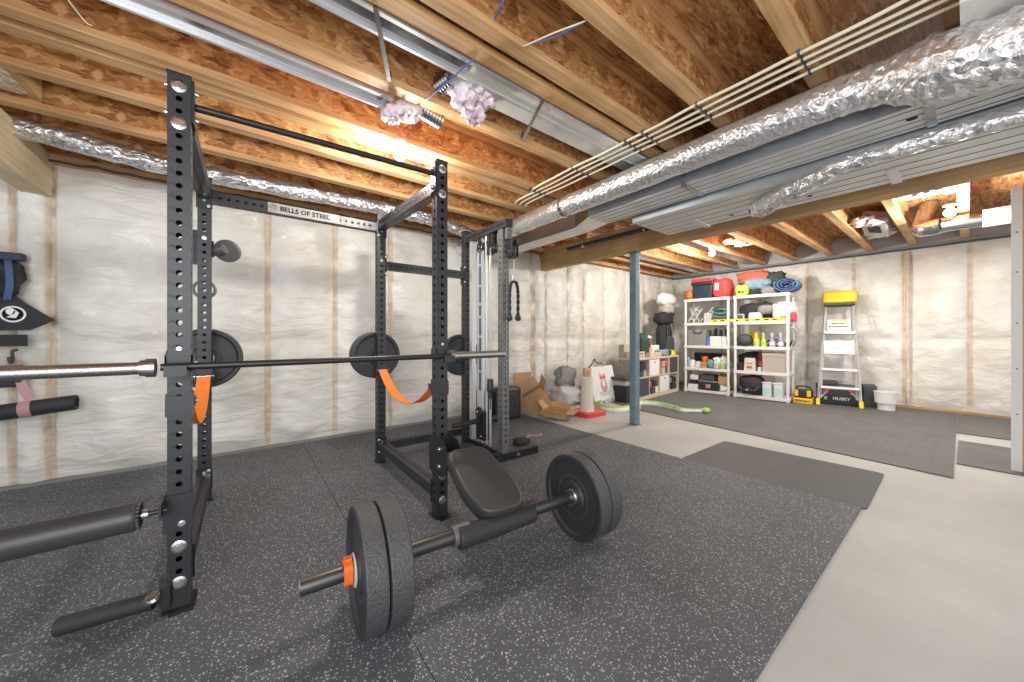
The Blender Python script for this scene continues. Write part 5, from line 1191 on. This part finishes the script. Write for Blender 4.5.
# right unit third shelf: helmet and spray bottles
t = tthing(SH, 'helmet', 'dark grey round helmet on the third shelf', 'helmet', (.15, .72, .98))
mb = MB(); mb.blob(SH @ Vector((.16, .71, .982)), (.26, .27, .24), M['dark'], 75, .01, 1.0, nu=32, nv=20); mb.build('shell', parent=t)
mb = MB(); mb.tube([SH @ Vector((.16+.128*math.cos(a), .71+.132*math.sin(a), 1.02)) for a in [k*pi/12 for k in range(25)]], .008, 8, M['black']); mb.build('rim', parent=t)
MB().lathe(SH @ Vector((.36, .60, 1.26)), (-.1, 0, 1), [(-.25, .075), (0, .085), (.02, .08), (.03, .0)], 24, M['yellow']).build('yellow_bucket', tags=('yellow bucket behind the dark helmet', 'bucket'))
def spray(label, y, m):
    t = tthing(SH, 'spray_bottle', label, 'spray bottle', (.09, y, .98), 'spray bottles on the third shelf'); p = SH @ Vector((.09, y, .981))
    MB().lathe(p, (0, 0, 1), [(0, 0), (0, .038), (.01, .042), (.10, .040), (.14, .026), (.19, .017)], 20, M[m]).build('bottle', parent=t)
    mb = MB(); mb.lathe(p+Vector((0, 0, .19)), (0, 0, 1), [(0, .018), (.03, .018), (.035, .012)], 14, M['white']); q = p+Vector((0, 0, .24))
    mb.box(q+Vector((-.015, 0, 0)), (.085, .024, .030), M['white'], bev=.006); mb.bb(tuple(q+Vector((-.045, -.005, -.055))), tuple(q+Vector((-.036, .005, -.012))), M['white']); mb.build('trigger', parent=t)
    mb = MB(); mb.lathe(p+Vector((0, 0, .03)), (0, 0, 1), [(0, .0425), (.06, .0425)], 20, M['white2'] if m != 'lime' else M['green']); mb.build('label_band', parent=t)
for y, m, l in ((.505, 'lime', 'leftmost lime green spray bottle beside the dark helmet'), (.395, 'lime', 'lime green spray bottle next to the violet one'), (.265, 'lilac', 'pale violet spray bottle next to the lime one'), (.135, 'lilac', 'rightmost pale spray bottle on the third shelf')): spray(l, y, m)
mb = MB()
for k in range(6): mb.tube(bez([SH @ Vector(p) for p in ((.38, .06+.06*k, .99), (.30, .04+.08*k, 1.02), (.33+.02*(k % 2), .02+.07*k, 1.09), (.40, .05+.05*k, 1.0+.03*k))], 5), .012, 7, M['black'])
mb.build('cable_coil', tags=('tangled black cords behind the spray bottles', 'cords'))
mb = MB()
for k in range(5): mb.tube(bez([SH @ Vector(p) for p in ((.18+.04*k, .02, 1.33), (.2+.04*k, -.03, 1.25), (.17+.04*k, -.035, 1.1), (.2+.04*k, .01, .99))], 5), .010, 7, M['black'] if k % 2 else M['lgrey'])
mb.build('cable_coil', tags=('black and white cords hanging at the right side of the third shelf', 'cords'))
# fourth shelf right
t = tthing(SH, 'storage_box', 'large taupe box on the fourth shelf of the right unit', 'box', (.2, .25, .52))
mb = MB(); lb(mb, (.03, .055, .521), (.42, .40, .85), 'taupe', .006, SH); mb.build('body', parent=t); mb = MB(); lb(mb, (.024, .05, .80), (.43, .405, .865), 'taupe', .006, SH); mb.build('lid', parent=t)
t = tthing(SH, 'paper_bag', 'cream paper bag with dark print on the fourth shelf', 'bag', (.1, .61, .52))
mb = MB(); mb.box(SH @ Vector((.11, .61, .521+.12)), (.12, .19, .24), M['cream'], rot=.1, bev=.012, taper=.85); mb.build('bag', parent=t)
mb = MB(); lb(mb, (.040, .57, .57), (.046, .65, .61), 'maroon', 0, SH); lb(mb, (.048, .56, .66), (.052, .66, .675), 'maroon', 0, SH); mb.build('printed_patch', parent=t)
sblob('dark_clothes', 'dark bundle behind the cream paper bag', 'bundle', .66, .30, .52, .34, .24, .34, 'black', 77, .15, fold=.2); sblob('dark_clothes', 'dark red bundle left of the taupe box', 'bundle', .47, .30, .52, .14, .2, .33, 'maroon', 78, .15, fold=.2)
sb('small_carton', 'tiny pale green carton beside the taupe box', 'carton', .475, .42, .52, .08, 'aqua', .03, .12)
sblob('black_pouch', 'black pouch at the left of the fourth shelf', 'pouch', .78, .12, .52, .14, .16, .14, 'black', 79, .15)
# bottom shelf right
t = tthing(SH, 'duffel_bag', 'big black duffel bag bulging from the bottom shelf', 'bag', (.1, .6, .07))
mb = MB(); mb.blob(SH @ Vector((.17, .585, .071)), (.36, .44, .36), M['black'], 81, .06, .75, nu=36, nv=20); mb.build('body', parent=t)
mb = MB(); mb.tube(bez([SH @ Vector(p) for p in ((.0, .78, .25), (-.055, .70, .17), (-.058, .60, .20), (-.055, .52, .165), (.0, .44, .25))], 7), .012, 8, M['dark']); mb.build('strap', parent=t)
mb = MB(); lb(mb, (-.062, .60, .165), (-.052, .66, .18), 'inkwhite', 0, SH); mb.build('logo_mark', parent=t)
for y, l in ((.335, 'left aqua and white tub on the bottom shelf'), (.165, 'right aqua and white tub on the bottom shelf')):
    t = tthing(SH, 'supply_tub', l, 'tub', (.1, y, .07)); mb = MB(); lb(mb, (.02, y-.068, .071), (.17, y+.068, .31), 'white', .02, SH); mb.build('body', parent=t)
    mb = MB(); lb(mb, (.018, y-.055, .11), (.0205, y+.055, .24), 'aqua', 0, SH); mb.build('label_patch', parent=t); mb = MB(); lb(mb, (.015, y-.073, .31), (.175, y+.073, .335), 'white2', .008, SH); mb.build('lid', parent=t)

# ------------------------------------------------------------------ tool bag, ladder, toolbox, bucket
TB = Matrix.Translation((7.72, 1.62, 0)) @ Matrix.Rotation(.10, 4, 'Z')
t = tthing(TB, 'tool_bag', 'black and yellow open tool bag beside the white shelf', 'tool bag', (.12, .13, 0))
mb = MB(); lb(mb, (0, 0, 0), (.24, .265, .10), 'yel2', .015, TB); mb.build('base', parent=t)
mb = MB(); lb(mb, (.01, .01, .10), (.23, .255, .235), 'black', .02, TB); mb.build('body', parent=t)
for y in (.02, .19):
    mb = MB(); lb(mb, (.004, y, .13), (.012, y+.055, .24), 'yel2', .003, TB); mb.build('side_pocket', parent=t)
mb = MB(); mb.tube(bez([TB @ Vector(p) for p in ((.12, .03, .23), (.12, .06, .29), (.12, .20, .29), (.12, .235, .23))], 6), .012, 8, M['black']); mb.build('carry_handle', parent=t)
text_mesh('lettering', 'DEWALT', .052, M['inkblack'], frame(TB @ Vector((-.0015, .133, .05)), TB.to_3x3() @ Vector((0, -1, 0)), (0, 0, 1)), t, bold=.001)
BX = Matrix.Translation((8.14, 1.08, 0)) @ Matrix.Rotation(.22, 4, 'Z')
t = tthing(BX, 'tool_chest', 'black tool box with red latches behind the ladder', 'tool box', (.15, .27, 0))
mb = MB(); lb(mb, (0, 0, 0), (.32, .56, .27), 'blackp', .02, BX); mb.build('body', parent=t)
mb = MB(); lb(mb, (-.01, -.01, .27), (.33, .57, .33), 'blackp', .015, BX); mb.build('lid', parent=t)
for y in (.10, .44): 
    mb = MB(); mb.lathe(BX @ Vector((-.004, y, .21)), BX.to_3x3() @ Vector((-1, 0, 0)), [(0, .038), (.012, .034), (.012, 0)], 18, M['maroon']); mb.build('latch', parent=t)
text_mesh('lettering', 'HUSKY', .068, M['inkwhite'], frame(BX @ Vector((-.0015, .24, .105)), BX.to_3x3() @ Vector((0, -1, 0)), (0, 0, 1)), t, bold=.002)
mb = MB(); lb(mb, (-.003, .42, .08), (-.001, .46, .13), 'green', 0, BX); mb.build('green_badge', parent=t)
mb = MB(); q = lb(MB(), (.04, .28, .332), (.26, .54, .40), 'dark', .01, BX); q.build('tool_tray', tags=('dark tray of tools on the black tool box', 'tray'))
ob('storage_tote', 'dark grey tote behind the ladder by the white bucket', 'tote', (.10, -.20, 0), (.36, -.03, .36), 'dark', .02, BX)
# ladder leaning to the wall
A = Vector((7.87, 1.31, 0)); B = Vector((8.40, 1.40, 1.86)); U = (B-A).normalized(); S = Vector((-.28*.53, .53, 0)).normalized(); N = S.cross(U).normalized()
t = thing('platform_ladder', 'aluminium step ladder with a yellow top leaning at the far wall', 'ladder', tuple(A))
LF = Matrix(((S.x, U.x, N.x, A.x), (S.y, U.y, N.y, A.y), (S.z, U.z, N.z, A.z), (0, 0, 0, 1)))   # x: to the left, y: up the ladder, z: outward
if (LF.to_3x3() @ Vector((0, 0, 1))).x > 0: sgn = -1
else: sgn = 1
LL = (B-A).length
def lad(mb, a, b, m, bev=.0): 
    q = MB(); q.bb((a[0], a[1], sgn*a[2]), (b[0], b[1], sgn*b[2]), M[m], bev); mb.add([LF @ v for v in q.v], q.f, M[m]); return mb
def rail(x0, x1, z0, z1, y0, y1, w=.035, m='alu', nm='side_rail'):
    mb = MB(); q = MB(); q.cyl((x0, y0, sgn*z0), (x1, y1, sgn*z1), w/2, n=4, m=M[m]); mb.add([LF @ v for v in q.v], q.f, M[m]); return mb.build(nm, parent=t)
for s in (-1, 1):
    rail(s*.262, s*.178, .02, .02, .05, LL-.1, .042)
    rail(s*.225, s*.16, -.05, -.03, .14, LL-.12, .028, nm='rear_leg')
    mb = MB(); lad(mb, (s*.265-.025, 0.0, -.01), (s*.265+.025, .11, .05), 'yellow', .006); mb.build('foot', parent=t)
for y, d_ in ((.28, .10), (.60, .05), (1.25, .09)):
    mb = MB(); w_ = .25-.08*y/1.8; lad(mb, (-w_, y, .0), (w_, y+.04, d_), 'alu', .004); mb.build('step', parent=t)
for y in (.90, 1.02): mb = MB(); lad(mb, (-.19, y, .0), (.19, y+.115, .03), 'alu', .006); mb.build('folded_platform', parent=t)
for s in (-1, 1): rail(s*.23, s*.12, .03, .03, .13, .29, .02, nm='brace')
mb = MB(); lad(mb, (-.15, 1.31, .01), (.15, 1.52, .02), 'white2'); lbp = mb.build('warning_label', parent=t)
mb = MB()
for y, w_ in ((1.435, .07), (1.38, .11)):
    x = -w_
    while x < w_: k = rnd.uniform(.012, .03); lad(mb, (x, y, .0205), (x+k, y+.022, .0215), 'inkblack'); x += k+.006
lad(mb, (-.10, 1.485, .0205), (.10, 1.515, .0215), 'yellow'); mb.build('printed_lines', parent=lbp)
mb = MB(); lad(mb, (-.20, LL-.17, -.02), (.20, LL-.125, .10), 'dark', .01); mb.build('top_bracket', parent=t)
mb = MB(); lad(mb, (-.225, LL-.13, -.05), (.225, LL+.10, .13), 'yellow', .05); mb.build('top_tray', parent=t)
t = thing('plastic_bucket', 'white plastic bucket standing by the far wall right of the ladder', 'bucket', (8.18, .80, 0))
MB().lathe((8.18, .80, 0), (0, 0, 1), [(0, 0), (0, .10), (.09, .105), (.11, .11), (.11, .130), (.27, .140), (.275, .146), (.29, .146), (.29, .132), (.14, .11)], 32, M['white']).build('body', parent=t)

# ------------------------------------------------------------------ things hung at the left wall
WY = 4.44
t = thing('hanging_banner', 'black triangular pennant with a round white logo at left edge', 'banner', (-1.35, WY, 1.3))
mb = MB()
fr = Matrix(((1, 0, 0, 0), (0, 0, -1, WY), (0, 1, 0, 0), (0, 0, 0, 1)))
mb.prism([(-1.75, 1.30), (-1.70, 1.52), (-1.40, 1.53), (-1.33, 1.44), (-1.185, 1.315), (-1.26, 1.265), (-1.31, 1.235), (-1.72, 1.22)], 0, .02, M['black'], fr); mb.build('cloth', parent=t)
mb = MB(); mb.prism(ell(-1.385, 1.355, .062, .062, 28), .021, .023, M['inkwhite'], fr); mb.prism(ell(-1.385, 1.355, .050, .050, 28), .0232, .025, M['inkblack'], fr)
mb.prism(ell(-1.395, 1.375, .022, .026), .0252, .027, M['inkwhite'], fr); mb.prism([(-1.415, 1.33), (-1.37, 1.325), (-1.355, 1.365), (-1.375, 1.39), (-1.39, 1.35)], .0252, .027, M['inkwhite'], fr); mb.build('round_logo', parent=t)
MB().bb((-1.75, WY-.03, 1.11), (-1.32, WY-.01, 1.20), M['black']).build('lower_hem', parent=t)
t = thing('hanging_bag', 'blue-black strapped bag hanging above the pennant', 'bag', (-1.5, WY, 1.7))
mb = MB(); mb.bb((-1.75, WY-.05, 1.76), (-1.33, WY+.02, 1.82), M['navy'], .01); mb.build('top_rail', parent=t)
mb = MB(); mb.blob((-1.56, WY-.02, 1.48), (.42, .10, .30), M['black'], 91, .12, .6, flat=False); mb.build('bag_body', parent=t)
for x in (-1.47, -1.40): mb = MB(); mb.ribbon(bez([(x, WY-.06, 1.46), (x+.02, WY-.085, 1.58), (x+.01, WY-.07, 1.72), (x, WY-.05, 1.76)], 6), .035, .006, (1, 0, 0), M['bluetape']); mb.build('strap', parent=t)
t = thing('rolled_mat', 'black rolled mat tied with a dusty pink strap at the left wall', 'rolled mat', (-1.4, WY, .65))
mb = MB(); d_ = Vector((1, -.0, .10)).normalized(); e = Vector((-1.065, WY-.06, .655)); prof = [(0, .04), (0, .060), (.9, .060), (.9, 0)]
mb.lathe(e, -d_, prof, 28, M['foam'])
sp = [e-d_*(-.0005)+Vector((0, .057*(1-i/60)*math.cos(i*.35), .057*(1-i/60)*math.sin(i*.35))) for i in range(58)]
mb.tube(sp, .0025, 5, M['foam']); mb.build('mat', parent=t)
mb = MB(); mb.lathe(e-d_*.245, d_, [(-.03, .062), (.03, .062)], 28, M['rose']); mb.ribbon(bez([(-1.30, WY-.05, .70), (-1.33, WY-.04, .78), (-1.37, WY-.01, .92), (-1.38, WY, 1.0)], 6), .05, .004, (1, 0, .2), M['rose']); mb.build('pink_strap', parent=t)
mb = MB(); mb.tube(bez([(-1.385, WY+.03, 1.08), (-1.385, WY-.03, 1.07), (-1.38, WY-.04, 1.0), (-1.385, WY-.06, .99), (-1.39, WY-.07, 1.03)], 6), .010, 8, M['dark']); mb.build('wall_hook', tags=('dark metal hook holding the pink strap', 'hook'))
mb = MB(); mb.bb((-1.78, WY-.03, .80), (-1.335, WY+.0, .965), M['black'], .01); mb.build('black_cloth', tags=('black folded cloth hanging above the rolled mat', 'cloth'))
# ------------------------------------------------------------------ camera and light
cam = bpy.data.cameras.new('camera'); co = bpy.data.objects.new('camera', cam); col.objects.link(co)
cam.sensor_width = 36; cam.lens = 36*350.263/1024; cam.clip_start = .02
cam.shift_y = -(341-335.08)/1024
co.location = (0, 0, 1.196)
co.rotation_euler = (pi/2, 0, math.radians(52.468-90))
scene.camera = co
w = bpy.data.worlds.new('world'); scene.world = w; w.use_nodes = True
bg = w.node_tree.nodes['Background']; bg.inputs['Color'].default_value = (.86, .92, 1, 1); bg.inputs['Strength'].default_value = .9
def area(loc, rot, size, pw, c=(1, 1, 1), sy=None):
    l = bpy.data.lights.new('soft_light', 'AREA'); l.energy = pw; l.size = size; l.color = c
    if sy: l.shape = 'RECTANGLE'; l.size_y = sy
    o = bpy.data.objects.new('soft_light', l); col.objects.link(o); o.location = loc; o.rotation_euler = rot
    return o
area((-.9, -1.0, 1.7), (math.radians(97), 0, math.radians(-37)), 1.8, 66, (.97, .98, 1))  # added fill behind the camera, no lamp stands there
area((6.8, 1.0, 2.25), (0, 0, 0), 1.6, 16, (1, .97, .92))
scene.view_settings.view_transform = 'Standard'; scene.view_settings.look = 'None'; scene.view_settings.exposure = .40; scene.view_settings.gamma = 1.05
scene.cycles.use_denoising = True
scene.cycles.max_bounces = 8; scene.cycles.diffuse_bounces = 4; scene.cycles.sample_clamp_indirect = 6
